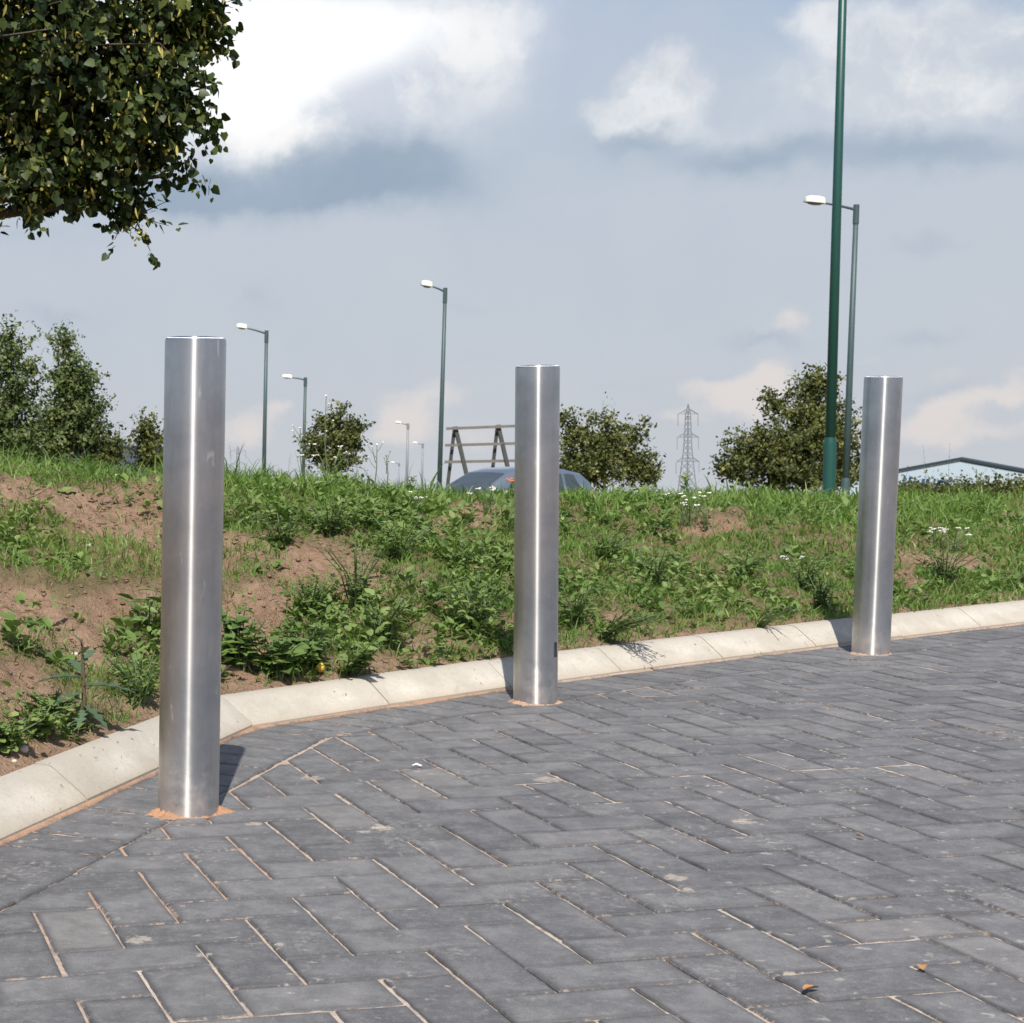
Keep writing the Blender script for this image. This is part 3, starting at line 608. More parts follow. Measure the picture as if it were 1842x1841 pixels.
# ------------------------------------------------------------------ bollards
BR, BH = 0.0574, 0.893
BOLL = [((338.7, 1460.3), (352.0, 607.0), 'nearest and tallest looking stainless steel bollard, scuffed and splashed with orange sand at its foot', 1),
        ((963.0, 1263.5), (967.0, 653.5), 'middle stainless steel bollard with a small dark plate low on its right side', 2),
        ((1566.0, 1175.5), (1589.0, 682.5), 'farthest stainless steel bollard, leaning slightly right, in front of the blue gabled building', 3)]
bpos = []
for (bx, by), (tx, ty), lab, k in BOLL:
    B = on_z(bx, by, 0.0); bpos.append(B)
    # each one leans its own little bit from plumb
    T = at(tx, ty + 3, B[1]); lean = math.atan2(T[0] - B[0], BH)
    e = empty('bollard', B, lab, 'bollard', 'stainless steel bollards along the kerb'); e.rotation_euler = (0, lean, 0)
    mb = MB(); mb.lathe([(BR, -0.05), (BR, 0.2), (BR, 0.4), (BR, 0.6), (BR, BH - 0.006)], 96); mb.build('tube', M['steel'], e, autosmooth=40)
    mb = MB(); mb.lathe([(BR - 0.0004, BH - 0.0058), (BR - 0.0007, BH - 0.0035), (BR - 0.0022, BH - 0.0010), (BR - 0.005, BH), (0.012, BH + 0.0012)], 96); mb.build('cap', M['steel'], e, autosmooth=60)
    if k == 2:
        mb = MB(); n = 5; ang0 = math.atan2(0 - B[1], 0 - B[0]) + R(63)
        for j in range(n):
            a = ang0 + R(14) * (j / (n - 1) - 0.5)
            for z in (0.125, 0.165): mb.v.append(((BR + 0.0008) * math.cos(a), (BR + 0.0008) * math.sin(a), z))
        mb.f = [(2 * j, 2 * j + 2, 2 * j + 3, 2 * j + 1) for j in range(n - 1)]
        o = mb.build('plate', M['dark'], e); o['label'] = 'small dark plate'
    # loose sand heaped round the foot
    sv, sq = [], []; na_, nb_ = 220, 6; rs = random.Random(k)
    for i in range(na_):
        a = 2 * math.pi * i / na_; W = 0.0028
        for a0, wa, amp in [[(205, 34, .020), (236, 14, .012), (4, 26, .024), (300, 30, .004), (120, 60, .012)], [(190, 36, .018), (222, 18, .008), (350, 30, .013), (275, 25, .006), (60, 50, .010)], [(195, 30, .014), (340, 20, .008), (280, 30, .004)]][k - 1]:
            dl = (math.degrees(a) - a0 + 180) % 360 - 180; W += amp * math.exp(-(dl / wa) ** 2)
        fine_ = float(fbm(np.array([9 * math.cos(a) + k * 9]), np.array([9 * math.sin(a)]), 4, 170 + k)[0]); W *= 0.1 + 1.7 * fine_
        for j in range(nb_):
            f = j / (nb_ - 1); r_ = BR - 0.002 + W * f
            sv.append((B[0] + r_ * math.cos(a), B[1] + r_ * math.sin(a), 0.0006 + min(0.012, 0.001 + W * 0.32) * (1 - f) ** 1.3 - 0.0022 * f ** 3))
    for i in range(na_):
        for j in range(nb_ - 1): i2 = (i + 1) % na_; sq.append((i * nb_ + j, i * nb_ + j + 1, i2 * nb_ + j + 1, i2 * nb_ + j))
    o = big_mesh('loose_sand', sv, sq, None, M['sand'], attrs={'orange': np.full(len(sv), [0.95, 0.6, 0.4][k - 1])}, smooth=True); tag(o, ['ring of orange sand heaped round the foot of the nearest bollard', 'ring of pale sand round the foot of the middle bollard', 'thin ring of sand round the foot of the farthest bollard'][k - 1], 'sand', 'loose sand at the bollards', 'stuff')

# ragged ribbon of sand swept against the kerb foot
sv, sq = [], []; st = np.arange(cum[1] - 1.0, cum[-2] - 0.5, 0.012); og_ = []
for s in st:
    i = int(min(np.searchsorted(cum, s) - 1, len(_kl) - 1)); p = KB[i] + _kt[i] * (s - cum[i]); n = _kn[i]
    wv = 0.0008 + 0.045 * max(0, float(fbm(np.array([s * 5.0]), np.array([1.5]), 5, 81)[0]) - 0.42) * (1.0 if s < cum[5] else 0.45)
    for o_, z in ((0.004, 0.0055), (-wv * 0.5, 0.004), (-wv, 0.0008), (-wv - 0.002, -0.006)): sv.append((p[0] + n[0] * o_, p[1] + n[1] * o_, z)); og_.append(0.75 if s < cum[4] else 0.3)
for k in range(len(st) - 1):
    for j in range(3): sq.append((k * 4 + j, k * 4 + j + 1, k * 4 + 5 + j, k * 4 + 4 + j))
tag(big_mesh('swept_sand', sv, np.array(sq)[:, ::-1], None, M['sand'], attrs={'orange': og_}, smooth=True), 'orange sand swept into the angle between paving and kerb', 'sand', None, 'stuff')

# ================================================================== plants
def leaves(P, D, N, L, Wd, fold=0.25, shape='oval', curl=0.0):
    """arrays: base points, growing direction, face normal, length, width -> verts, quads (6 verts, 2 faces per leaf)"""
    D = D / (np.linalg.norm(D, axis=1, keepdims=True) + 1e-9); S = np.cross(D, N); S /= (np.linalg.norm(S, axis=1, keepdims=True) + 1e-9); N = np.cross(S, D)
    prof = {'oval': ((0.14, 0.27), (0.45, 0.46), (0.80, 0.27)), 'heart': ((-0.07, 0.33), (0.32, 0.52), (0.72, 0.27)), 'lance': ((0.10, 0.20), (0.40, 0.40), (0.75, 0.24)), 'round': ((0.10, 0.34), (0.50, 0.52), (0.86, 0.34))}[shape]
    L = L[:, None]; Wd = Wd[:, None]
    def pt(y, x, z): return P + D * (y * L) + S * (x * Wd) + N * (z * L)
    side = lambda sg: [pt(y, sg * x, fold * x * 0.6 - curl * y * y) for y, x in prof]
    V = np.stack([pt(0, 0, 0), pt(0.5, 0, -curl * 0.25), pt(1, 0, -curl)] + side(1) + side(-1), 1)
    n = len(P); b = (np.arange(n) * 9)[:, None]
    Q = np.concatenate([b + np.array([q_]) for q_ in ((0, 3, 4, 1), (1, 4, 5, 2), (0, 1, 7, 6), (1, 2, 8, 7))])
    return V.reshape(-1, 3), Q
def unit(n):
    v = RNG.normal(size=(n, 3)); return v / np.linalg.norm(v, axis=1, keepdims=True)

# ---- grass: scattered over the verge, thin on the bare soil, longer along the brow
def scatter(n, amin, amax, rmin, rmax, power=1.0):
    a = R(1) * RNG.uniform(amin, amax, n); r = rmin + (rmax - rmin) * RNG.uniform(0, 1, n) ** power
    return r * np.sin(a), r * np.cos(a)
def blades(x, y, h, wd, tint, lean):
    n = len(x); z = ground_z(x, y) - 0.008; P = np.stack([x, y, z], 1)
    yaw = RNG.uniform(0, 2 * np.pi, n); la = RNG.uniform(0, 2 * np.pi, n)
    side = np.stack([np.cos(yaw), np.sin(yaw), np.zeros(n)], 1); ld = np.stack([np.cos(la), np.sin(la), np.zeros(n)], 1); up = np.array([0, 0, 1.0])
    out = []
    for t_, wf in ((0.0, 1.0), (0.42, 0.85), (0.78, 0.5)):
        c_ = P + ld * (lean * t_ ** 1.9 * h)[:, None] + up * ((t_ - 0.42 * lean * t_ ** 2.2) * h)[:, None]
        out += [c_ - side * (wd * wf / 2)[:, None], c_ + side * (wd * wf / 2)[:, None]]
    out.append(P + ld * (lean * h)[:, None] + up * ((1 - 0.42 * lean) * h)[:, None])
    V = np.stack(out, 1).reshape(-1, 3); b = (np.arange(n) * 7)[:, None]
    Q = np.concatenate([b + np.array([[0, 1, 3, 2]]), b + np.array([[2, 3, 5, 4]])]); T = b + np.array([[4, 5, 6]])
    return V, Q, T, np.repeat(tint, 7)
GV, GQ, GT, GC = [], [], [], []; off = 0
def add_grass(n, amin, amax, rmin, rmax, hlo, hhi, keep, wide=0.0032, power=0.8, leanhi=1.25):
    global off
    x, y = scatter(n, amin, amax, rmin, rmax, power); d = kdist(x, y); P = np.stack([x, y, ground_z(x, y, False)], 1)
    k = keep(x, y, d, P) > RNG.uniform(0, 1, n); x, y, d = x[k], y[k], d[k]; n = len(x)
    clump = fbm(x * 4.2, y * 4.2, 3, 31); h = (hlo + (hhi - hlo) * RNG.uniform(0, 1, n) ** 1.6) * (0.55 + 0.9 * clump)
    tint = np.clip(0.30 + 0.55 * (fbm(x * 2.0, y * 2.0, 3, 33) - 0.3) + RNG.normal(0, 0.14, n) + (RNG.uniform(0, 1, n) < 0.05) * 0.5, 0, 1)
    dist = np.hypot(x, y); wd = wide * RNG.uniform(0.7, 1.4, n) * np.clip(dist / 4.5, 0.8, 2.2)
    V, Q, T, C = blades(x, y, h, wd, tint, RNG.uniform(0.2, leanhi, n))
    GV.append(V); GQ.append(Q + off); GT.append(T + off); GC.append(C); off += len(V)
green = lambda P: np.clip(1 - soil_amount(P) * 1.35, 0.0, 1)
onbank = lambda d: sstep(0.105, 0.15, d)
add_grass(540000, -6, 33, 3.0, 13.5, 0.018, 0.075, lambda x, y, d, P: np.where((d > 0.108) & (d < 2.4), green(P) * onbank(d) * (0.35 + 0.65 * fbm(x * 3, y * 3, 3, 12)) + 0.02, 0))
add_grass(130000, -8, 34, 4.5, 16.0, 0.04, 0.13, lambda x, y, d, P: np.where((d > 1.35) & (d < 3.6), sstep(1.35, 2.0, d) * (0.12 + 0.88 * green(P)), 0), 0.0036)
add_grass(1500, -8, 34, 5.5, 16.0, 0.13, 0.26, lambda x, y, d, P: np.where((d > 1.7) & (d < 2.9), sstep(0.45, 0.7, fbm(x * 1.7, y * 1.7, 3, 66)) * 0.9 + 0.06, 0), 0.0034, leanhi=0.8)
add_grass(26000, -60, 75, 2.5, 30.0, 0.05, 0.20, lambda x, y, d, P: np.where((d > 0.25) & ((d > 2.6) | (np.abs(np.arctan2(x, y) - 0.23) > 0.36)), 0.9, 0), 0.006, 0.9)
add_grass(60000, 3, 33, 3.8, 9.5, 0.04, 0.11, lambda x, y, d, P: np.where((d > 0.106) & (d < 0.17), 0.30 * sstep(0.35, 0.6, fbm(x * 2.6, y * 2.6, 3, 91)) * (1 - 0.8 * soil_amount(P)), 0), leanhi=1.35)
tag(big_mesh('grass', np.concatenate(GV), np.concatenate(GQ), np.concatenate(GT), M['grass'], tint=np.concatenate(GC)), 'rough meadow grass covering the bank behind the kerb', 'grass', kind='stuff')

# ---- low broad-leaved weeds covering the bank
def rosette_field(n, amin, amax, rmin, rmax, keep, size, hmax, k_leaves, shape, tintmu=0.4):
    x, y = scatter(n, amin, amax, rmin, rmax, 0.8); d = kdist(x, y); P = np.stack([x, y, ground_z(x, y, False)], 1)
    kp = keep(x, y, d, P) > RNG.uniform(0, 1, n); x, y = x[kp], y[kp]; n = len(x); z = ground_z(x, y)
    s = size * RNG.uniform(0.55, 1.35, n); hh = hmax * RNG.uniform(0.1, 1.0, n) * (0.4 + 1.0 * fbm(x * 3.3, y * 3.3, 3, 52))
    rep = np.repeat(np.arange(n), k_leaves); m_ = len(rep); a = RNG.uniform(0, 2 * np.pi, m_); el = RNG.uniform(-0.15, 1.0, m_)
    D = np.stack([np.cos(a) * np.cos(el), np.sin(a) * np.cos(el), np.sin(el)], 1)
    base = np.stack([x, y, z - 0.004], 1)[rep]; base[:, 2] += hh[rep] * RNG.uniform(0, 1, m_); base[:, :2] += D[:, :2] * (s[rep] * RNG.uniform(0.0, 0.9, m_))[:, None]
    N = np.stack([-np.cos(a) * np.sin(el), -np.sin(a) * np.sin(el), np.cos(el)], 1) + RNG.normal(0, 0.28, (m_, 3))
    L = s[rep] * RNG.uniform(0.6, 1.3, m_); V, Q = leaves(base, D, N, L, L * RNG.uniform(0.55, 0.85, m_), 0.3, shape, 0.12)
    tint = np.clip(tintmu + 0.7 * (fbm(x * 2.7, y * 2.7, 3, 54) - 0.5)[rep] + RNG.normal(0, 0.15, m_), 0, 1)
    return V, Q, np.repeat(tint, 9)
WV, WQ, WC = [], [], []; off = 0
for spec in [(8200, -5, 33, 3.3, 13.0, lambda x, y, d, P: np.where((d > 0.14) & (d < 2.3), green(P) ** 1.5 * sstep(0.42, 0.62, fbm(x * 1.9, y * 1.9, 3, 51)) + 0.015, 0), 0.030, 0.09, 8, 'oval', 0.45),
             (9000, -5, 33, 3.3, 13.0, lambda x, y, d, P: np.where((d > 0.13) & (d < 2.1), green(P) ** 1.5 * sstep(0.40, 0.6, fbm(x * 2.4 + 5, y * 2.4, 3, 57)) + 0.01, 0), 0.020, 0.09, 11, 'round', 0.55),
             (2600, 2, 18, 3.6, 8.2, lambda x, y, d, P: np.where((d > 0.13) & (d < 1.5), green(P) * sstep(0.35, 0.5, fbm(x * 1.4 + 3, y * 1.4, 3, 59)), 0), 0.028, 0.15, 13, 'lance', 0.42),
             (420, -5, 33, 5.0, 13.0, lambda x, y, d, P: np.where((d > 1.5) & (d < 2.6), 0.6, 0), 0.055, 0.08, 6, 'lance', 0.65)]:
    V, Q, C = rosette_field(*spec); WV.append(V); WQ.append(Q + off); WC.append(C); off += len(V)
tag(big_mesh('ground_cover', np.concatenate(WV), np.concatenate(WQ), None, M['weed'], tint=np.concatenate(WC)), 'low broad-leaved weeds growing through the grass on the bank', 'weeds', kind='stuff')

# crumbs of soil and small stones lying on the bare patches
x, y = scatter(26000, -6, 30, 3.0, 9.5, 0.8); d = kdist(x, y); P = np.stack([x, y, ground_z(x, y, False)], 1); k = (d > 0.15) & (d < 2.3) & (soil_amount(P) > RNG.uniform(0.25, 0.9, len(x))); x, y = x[k][:9000], y[k][:9000]
z = ground_z(x, y); n = len(x); s = 0.0022 + 0.0075 * RNG.uniform(0, 1, n) ** 4
octa = np.array([[1, 0, 0], [0, 1, 0], [-1, 0, 0], [0, -1, 0], [0, 0, .8], [0, 0, -.6], [.7, .7, .45], [-.7, .7, .45], [-.7, -.7, .45], [.7, -.7, .45]])
V = np.stack([x, y, z + s * 0.3], 1)[:, None, :] + octa[None] * s[:, None, None] * RNG.uniform(0.45, 1.4, (n, 10, 1))
tf = np.array([[4, 6, 7], [4, 7, 8], [4, 8, 9], [4, 9, 6], [0, 1, 6], [1, 2, 7], [2, 3, 8], [3, 0, 9], [6, 1, 7], [7, 2, 8], [8, 3, 9], [9, 0, 6], [5, 1, 0], [5, 2, 1], [5, 3, 2], [5, 0, 3]])
T = ((np.arange(n) * 10)[:, None, None] + tf[None]).reshape(-1, 3)
tag(big_mesh('soil_crumbs', V.reshape(-1, 3), None, T, M['soil'], attrs={'grassy': np.zeros(n * 10)}), 'crumbs of soil and grit on the bare patches of the bank', 'soil', kind='stuff')

# bits of dead stalk lying on the soil
x, y = scatter(9000, -6, 30, 3.0, 9.5, 0.8); d = kdist(x, y); P = np.stack([x, y, ground_z(x, y, False)], 1); k = (d > 0.12) & (d < 2.2) & (soil_amount(P) > RNG.uniform(0.1, 0.9, len(x))); x, y = x[k][:1300], y[k][:1300]; n = len(x)
a = RNG.uniform(0, np.pi, n); L = RNG.uniform(0.012, 0.055, n) * RNG.uniform(0.5, 1.3, n); D = np.stack([np.cos(a), np.sin(a), RNG.normal(0.05, 0.2, n)], 1); B = np.stack([x, y, ground_z(x, y) + 0.004], 1)
V, Q = leaves(B, D, np.array([0, 0, 1.0]) + RNG.normal(0, 0.3, (n, 3)), L, np.full(n, 0.0028), 0.2, 'lance', 0.05)
tag(big_mesh('dead_stalks', V, Q, None, M['drystem']), 'short dead stalks scattered over the bare soil', 'plant litter', kind='stuff')

def on_bank(px, py):
    """where the line of sight through a photo pixel meets the bank"""
    d = ray(px, py); t = 2.8
    while t < 30:
        p = np.array([0, 0, CAM_H]) + d * t
        if p[2] <= float(ground_z(np.array([p[0]]), np.array([p[1]]))[0]): return p
        t += 0.01
    return p

def leafy_plant(name, label, cat, px, py, h, nst, leafL, shape='oval', mat='weed', group=None, spread=0.35, pairs=5, seed=1, flower=None, droop=0.25, point=None, tint=0.4, lean=(0, 0)):
    rs = np.random.default_rng(seed); p = on_bank(px, py) if point is None else np.array(point); e = empty(name, p, label, cat, group)
    st = MB(); BP, BD, BN, BL = [], [], [], []; tips = []
    for i in range(int(nst * 1.7)):
        a = rs.uniform(0, 2 * np.pi); sp = spread * rs.uniform(0.1, 1.0) * h; hh = h * rs.uniform(0.65, 1.0)
        r0 = np.array([np.cos(a), np.sin(a), 0]) * 0.012 * rs.uniform(0, 2); end = r0 + np.array([np.cos(a) * sp + lean[0], np.sin(a) * sp + lean[1], hh])
        mid = (r0 + end) / 2 + np.array([-np.cos(a) * sp * 0.2, -np.sin(a) * sp * 0.2, 0.05 * h]); pts = [r0 + (0, 0, -0.01), mid, end]
        st.tube(pts, [0.0028, 0.0022, 0.0012], 5); tips.append(end)
        for j in range(pairs):
            f = 0.18 + 0.82 * (j + rs.uniform(0, 0.5)) / pairs; f = min(f, 1); c_ = (1 - f) ** 2 * pts[0] + 2 * f * (1 - f) * mid + f * f * end
            a2 = rs.uniform(0, 2 * np.pi)
            for sgn in (0, np.pi):
                el = rs.uniform(-0.15, 0.6); D = np.array([np.cos(a2 + sgn) * np.cos(el), np.sin(a2 + sgn) * np.cos(el), np.sin(el)])
                BP.append(c_); BD.append(D); BN.append(np.array([0, 0, 1.0]) + rs.normal(0, 0.3, 3)); BL.append(leafL * 0.66 * (1.15 - 0.55 * f) * rs.uniform(0.7, 1.25))
    st.build('stem', M['stem'], e)
    BL = np.array(BL); V, Q = leaves(np.array(BP), np.array(BD), np.array(BN), BL, BL * {'oval': 0.62, 'heart': 0.85, 'lance': 0.38, 'round': 0.9}[shape], 0.3, shape, droop)
    big_mesh('foliage', V, Q, None, M[mat], e, tint=np.repeat(np.clip(rs.normal(tint, 0.18, len(BL)), 0, 1), 9), smooth=True)
    if flower:
        m_, size, nf = flower
        for tpt in tips[:nf]:
            fl = MB()
            for q in range(6):
                o_ = rs.normal(0, size * 0.55, 3); o_[2] *= 0.3; fl.blob(tpt + o_ + (0, 0, 0.004), (size * 0.42, size * 0.42, size * 0.22), 6, 4, 0.25)
            fl.build('flower', M[m_], e)
    return e
G1 = 'leafy weeds along the back of the kerb'
leafy_plant('leafy_weed', 'leafy weed tuft at the kerb just left of the nearest bollard', 'weed', 250, 1262, 0.12, 12, 0.04, 'lance', 'weed', G1, 0.7, 6, 16, tint=0.5)
leafy_plant('round_leaf_weed', 'round-leaved weed cut off by the left edge of the picture', 'weed', 12, 1345, 0.06, 12, 0.036, 'round', 'weed', None, 1.5, 4, 17, tint=0.62)
leafy_plant('nettle', 'dense dark nettle clump at the kerb just right of the nearest bollard', 'weed', 432, 1205, 0.17, 9, 0.060, 'heart', 'weed', G1, 0.55, 5, 1, tint=0.33)
leafy_plant('nettle', 'nettle clump with broad drooping leaves between the nearest bollard and the yellow fruit', 'weed', 492, 1218, 0.13, 8, 0.066, 'heart', 'weed', G1, 0.6, 4, 2, tint=0.38)
leafy_plant('nettle', 'nettle clump close to the left of the small yellow fruit', 'weed', 552, 1208, 0.14, 8, 0.060, 'heart', 'weed', G1, 0.6, 5, 3, tint=0.36)
leafy_plant('nettle', 'leafy sprig hanging over the kerb and casting a leaf-shaped shadow on it', 'weed', 628, 1212, 0.10, 6, 0.055, 'heart', 'weed', G1, 0.8, 4, 4, lean=(0.03, -0.075))
leafy_plant('nettle', 'low bushy weed behind the kerb halfway between the first two bollards', 'weed', 690, 1165, 0.17, 10, 0.045, 'oval', 'weed', G1, 0.7, 6, 5)
leafy_plant('nettle', 'tangled bushy weed close to the left of the middle bollard', 'weed', 850, 1140, 0.19, 10, 0.042, 'oval', 'weed', G1, 0.6, 6, 6, tint=0.45)
leafy_plant('nettle', 'grey-green bushy weed on the slope above the leaf-shaped shadow', 'weed', 640, 1090, 0.20, 11, 0.040, 'lance', 'weed', G1, 0.7, 7, 7, tint=0.5)
leafy_plant('nettle', 'dark leafy weed touching the right side of the middle bollard', 'weed', 1035, 1130, 0.16, 9, 0.042, 'lance', 'weed', G1, 0.7, 6, 8, tint=0.42)
leafy_plant('creeping_weed', 'feathery weed sprawling across the kerb right of the middle bollard', 'weed', 1075, 1148, 0.12, 13, 0.034, 'lance', 'weed', G1, 0.8, 10, 9, lean=(0.11, -0.17), tint=0.5)
leafy_plant('creeping_weed', 'thin wispy weed hanging over the kerb left of the farthest bollard', 'weed', 1365, 1126, 0.07, 5, 0.022, 'lance', 'weed', G1, 0.7, 7, 10, lean=(0.03, -0.12), tint=0.45)
leafy_plant('nettle', 'single dark leafy weed in the shade beside the foot of the farthest bollard', 'weed', 1478, 1098, 0.13, 7, 0.04, 'oval', 'weed', G1, 0.6, 5, 11, tint=0.2)
leafy_plant('dock', 'dock leaves curling out from behind the nearest bollard', 'dock', 268, 1140, 0.13, 7, 0.10, 'lance', 'weed', None, 1.0, 3, 12, tint=0.3)
leafy_plant('dock', 'two upright pale dock leaves standing on the brow left of the third lamp column', 'dock', 742, 868, 0.13, 3, 0.13, 'oval', 'weed', None, 0.4, 2, 13, tint=0.75)
leafy_plant('round_leaf_weed', 'bright round-leaved weed at the kerb in the lower left', 'weed', 60, 1320, 0.06, 12, 0.038, 'round', 'weed', None, 1.6, 4, 14, tint=0.7)
leafy_plant('round_leaf_weed', 'second round-leaved weed just left of the thistle', 'weed', 100, 1290, 0.06, 10, 0.034, 'round', 'weed', None, 1.6, 4, 15, tint=0.6)
for i, (px, py, lab) in enumerate([(505, 985, 'dark green weed tuft in the grass right of the nearest bollard, topmost'), (590, 965, 'weed tuft above the bare soil strip in the middle of the bank'), (720, 1010, 'large bushy weed right of the bare soil strip'),
        (830, 1030, 'bushy weed on the slope left of the middle bollard'), (1090, 1010, 'dark weed with a deep shadow right of the middle bollard'), (1180, 1060, 'leafy weed on the slope above the small bare hollow'),
        (1340, 1040, 'leafy weed midway up the bank between the last two bollards'), (1450, 1060, 'bushy weed on the slope left of the farthest bollard'), (1700, 1050, 'low bushy weed on the slope right of the farthest bollard'), (560, 1110, 'bright green weed tuft above the nettles')]):
    leafy_plant('bushy_weed', lab, 'weed', px, py, 0.12 + 0.02 * (i % 3), 10, 0.038 if i % 2 else 0.05, 'oval' if i % 2 else 'lance', 'weed', 'bushy weeds on the bank', 0.9, 6, 30 + i, tint=0.42 + 0.06 * (i % 4))
# thistle: stout brown stem, long jagged grey-green leaves held out sideways
p = on_bank(150, 1318); e = empty('thistle', p, 'grey-green thistle with long jagged leaves standing at the kerb in the lower left', 'thistle')
mb = MB(); mb.tube([(0, 0, -0.02), (0.002, 0, 0.07), (0.0, 0.004, 0.145), (-0.003, 0.006, 0.20)], [0.0055, 0.005, 0.004, 0.002], 7); mb.build('stem', plain('brown_stem', (0.10, 0.07, 0.04), 0.8, var=0.3, scale=30), e)
for i, (a, z, L, el) in enumerate([(175, 0.118, 0.115, 0.10), (8, 0.100, 0.125, 0.06), (205, 0.085, 0.09, -0.15), (-30, 0.06, 0.075, -0.5), (120, 0.13, 0.08, 0.5), (60, 0.15, 0.07, 0.6), (-100, 0.05, 0.06, -0.4), (230, 0.03, 0.07, -0.1), (-60, 0.17, 0.05, 0.7), (180, 0.19, 0.045, 0.9)]):
    a = R(a); D = np.array([math.cos(a) * math.cos(el), math.sin(a) * math.cos(el), math.sin(el)]); S = np.cross(D, [0, 0, 1]); S /= np.linalg.norm(S); N = np.cross(S, D); lv, lf = [], []
    n = 9
    for j in range(n + 1):
        f = j / n; wv = L * 0.20 * math.sin(math.pi * min(1, 0.12 + f * 0.9)) * (1.25 if j % 2 else 0.45); c_ = np.array([0, 0, z]) + D * L * f - np.array([0, 0, 0.25 * L * f * f])
        lv += [c_ - S * wv + N * (0.25 * wv), c_, c_ + S * wv + N * (0.25 * wv)]
    for j in range(n): o_ = 3 * j; lf += [(o_, o_ + 1, o_ + 4, o_ + 3), (o_ + 1, o_ + 2, o_ + 5, o_ + 4)]
    big_mesh('leaf', lv, lf, None, M['grey_leaf'], e, tint=np.full(len(lv), 0.3 + 0.05 * i))
# flowers and seed stems
G2 = 'white flower heads among the grass'
for i, (px, py, nf, h, lab) in enumerate([(1240, 948, 6, 0.15, 'cluster of white flower heads in the grass right of the pylon foot'), (1275, 952, 5, 0.14, 'white flower heads beside the bare patch, right half of their row'), (880, 925, 5, 0.12, 'pair of white flower heads just left of the middle bollard'),
        (596, 872, 6, 0.18, 'bright white flower heads on the brow below the round bush'), (1715, 995, 7, 0.12, 'white flowers in a low row right of the farthest bollard'), (1428, 1030, 3, 0.07, 'lone white flower low on the slope left of the farthest bollard'), (735, 920, 5, 0.08, 'scattered tiny white flowers left of the car'), (1690, 985, 4, 0.1, 'white flowers in a low row, the ones nearest the farthest bollard')]):
    leafy_plant('yarrow', lab, 'flower', px, py, h, nf, 0.03, 'lance', 'weed', G2, 0.8, 3, 60 + i, flower=('petal', 0.011, nf))
p = on_bank(575, 1213); mb = MB(); mb.blob((p[0], p[1] - 0.02, p[2] + 0.02), (0.011, 0.011, 0.012), 12, 8, 0.06); mb.blob((p[0] + 0.002, p[1] - 0.018, p[2] + 0.031), (0.006, 0.006, 0.005), 8, 5, 0.2)
tag(mb.build('windfall_fruit', M['yellow'], smooth=True), 'small yellow fruit lying between the nettles and the kerb', 'fruit')
leafy_plant('poppy', 'small orange flower on the brow touching the left edge of the middle bollard', 'flower', 918, 893, 0.10, 2, 0.03, 'lance', 'weed', None, 0.2, 2, 77, flower=('orange', 0.018, 1))
GS = 'tall seeding stems along the brow'
STEM = [(592, 880, 712, 'tallest flowering stem, in front of the round bush'), (545, 868, 770, 'forked flowering stem left of the round bush'), (672, 885, 800, 'forked flowering stem right of the round bush'), (1665, 895, 800, 'seeding stem in front of the gabled building, nearest the farthest bollard'),
        (1708, 895, 798, 'thin seeding stem in front of the gable apex'), (1232, 895, 858, 'short leafy stem in front of the large pylon'), (1762, 895, 845, 'thin seeding stem right of the gable apex'), (218, 850, 782, 'pale seeding stem in front of the navy car'), (415, 850, 800, 'seeding stem in front of the small far pylon'), (520, 860, 818, 'short seeding stem left of the round bush'), (695, 885, 820, 'thin bare stem left of the three far lamp columns')]
for i, (px, yb, yt, lab) in enumerate(STEM):
    rs = random.Random(200 + i); p = on_bank(px, yb); D = p[1]; top = at(px + rs.uniform(-6, 10), yt, D) - p; e = empty('seed_stem', p, lab, 'plant', GS); mb = MB()
    mid = top * 0.5 + np.array([rs.uniform(-.02, .02), 0, 0]); mb.tube([(0, 0, -0.02), mid, top], [0.0030, 0.0026, 0.0014], 5)
    hs = [(top, 0.006)]
    for k in range(4):
        f = 0.5 + 0.45 * k / 4; c_ = top * f; a = rs.uniform(0, 6.28); L = (0.10 - 0.06 * f) * rs.uniform(0.6, 1.2); t_ = c_ + np.array([math.cos(a) * L * 0.7, math.sin(a) * L * 0.7, L]); mb.tube([c_, (c_ + t_) / 2 + (0, 0, -0.006), t_], [0.0016, 0.0012, 0.0008], 4); hs.append((t_, 0.0042))
    mb.build('stem', M['stem'], e)
    for c_, r_ in hs:
        hd = MB(); hd.blob(c_, (r_, r_, r_ * 0.7), 6, 4, 0.3); hd.build('seed_head', M['petal'] if i in (0, 1, 2) else M['drystem'], e)
    if i == 5: BP = np.array([top * f for f in np.linspace(.3, 1, 12)]); A_ = np.linspace(0, 20, 12); V, Q = leaves(BP, np.stack([np.cos(A_), np.sin(A_), A_ * 0 + .5], 1), np.tile([0, 0, 1.0], (12, 1)), np.full(12, .05), np.full(12, .025)); big_mesh('foliage', V, Q, None, M['weed'], e, tint=np.full(108, .6))

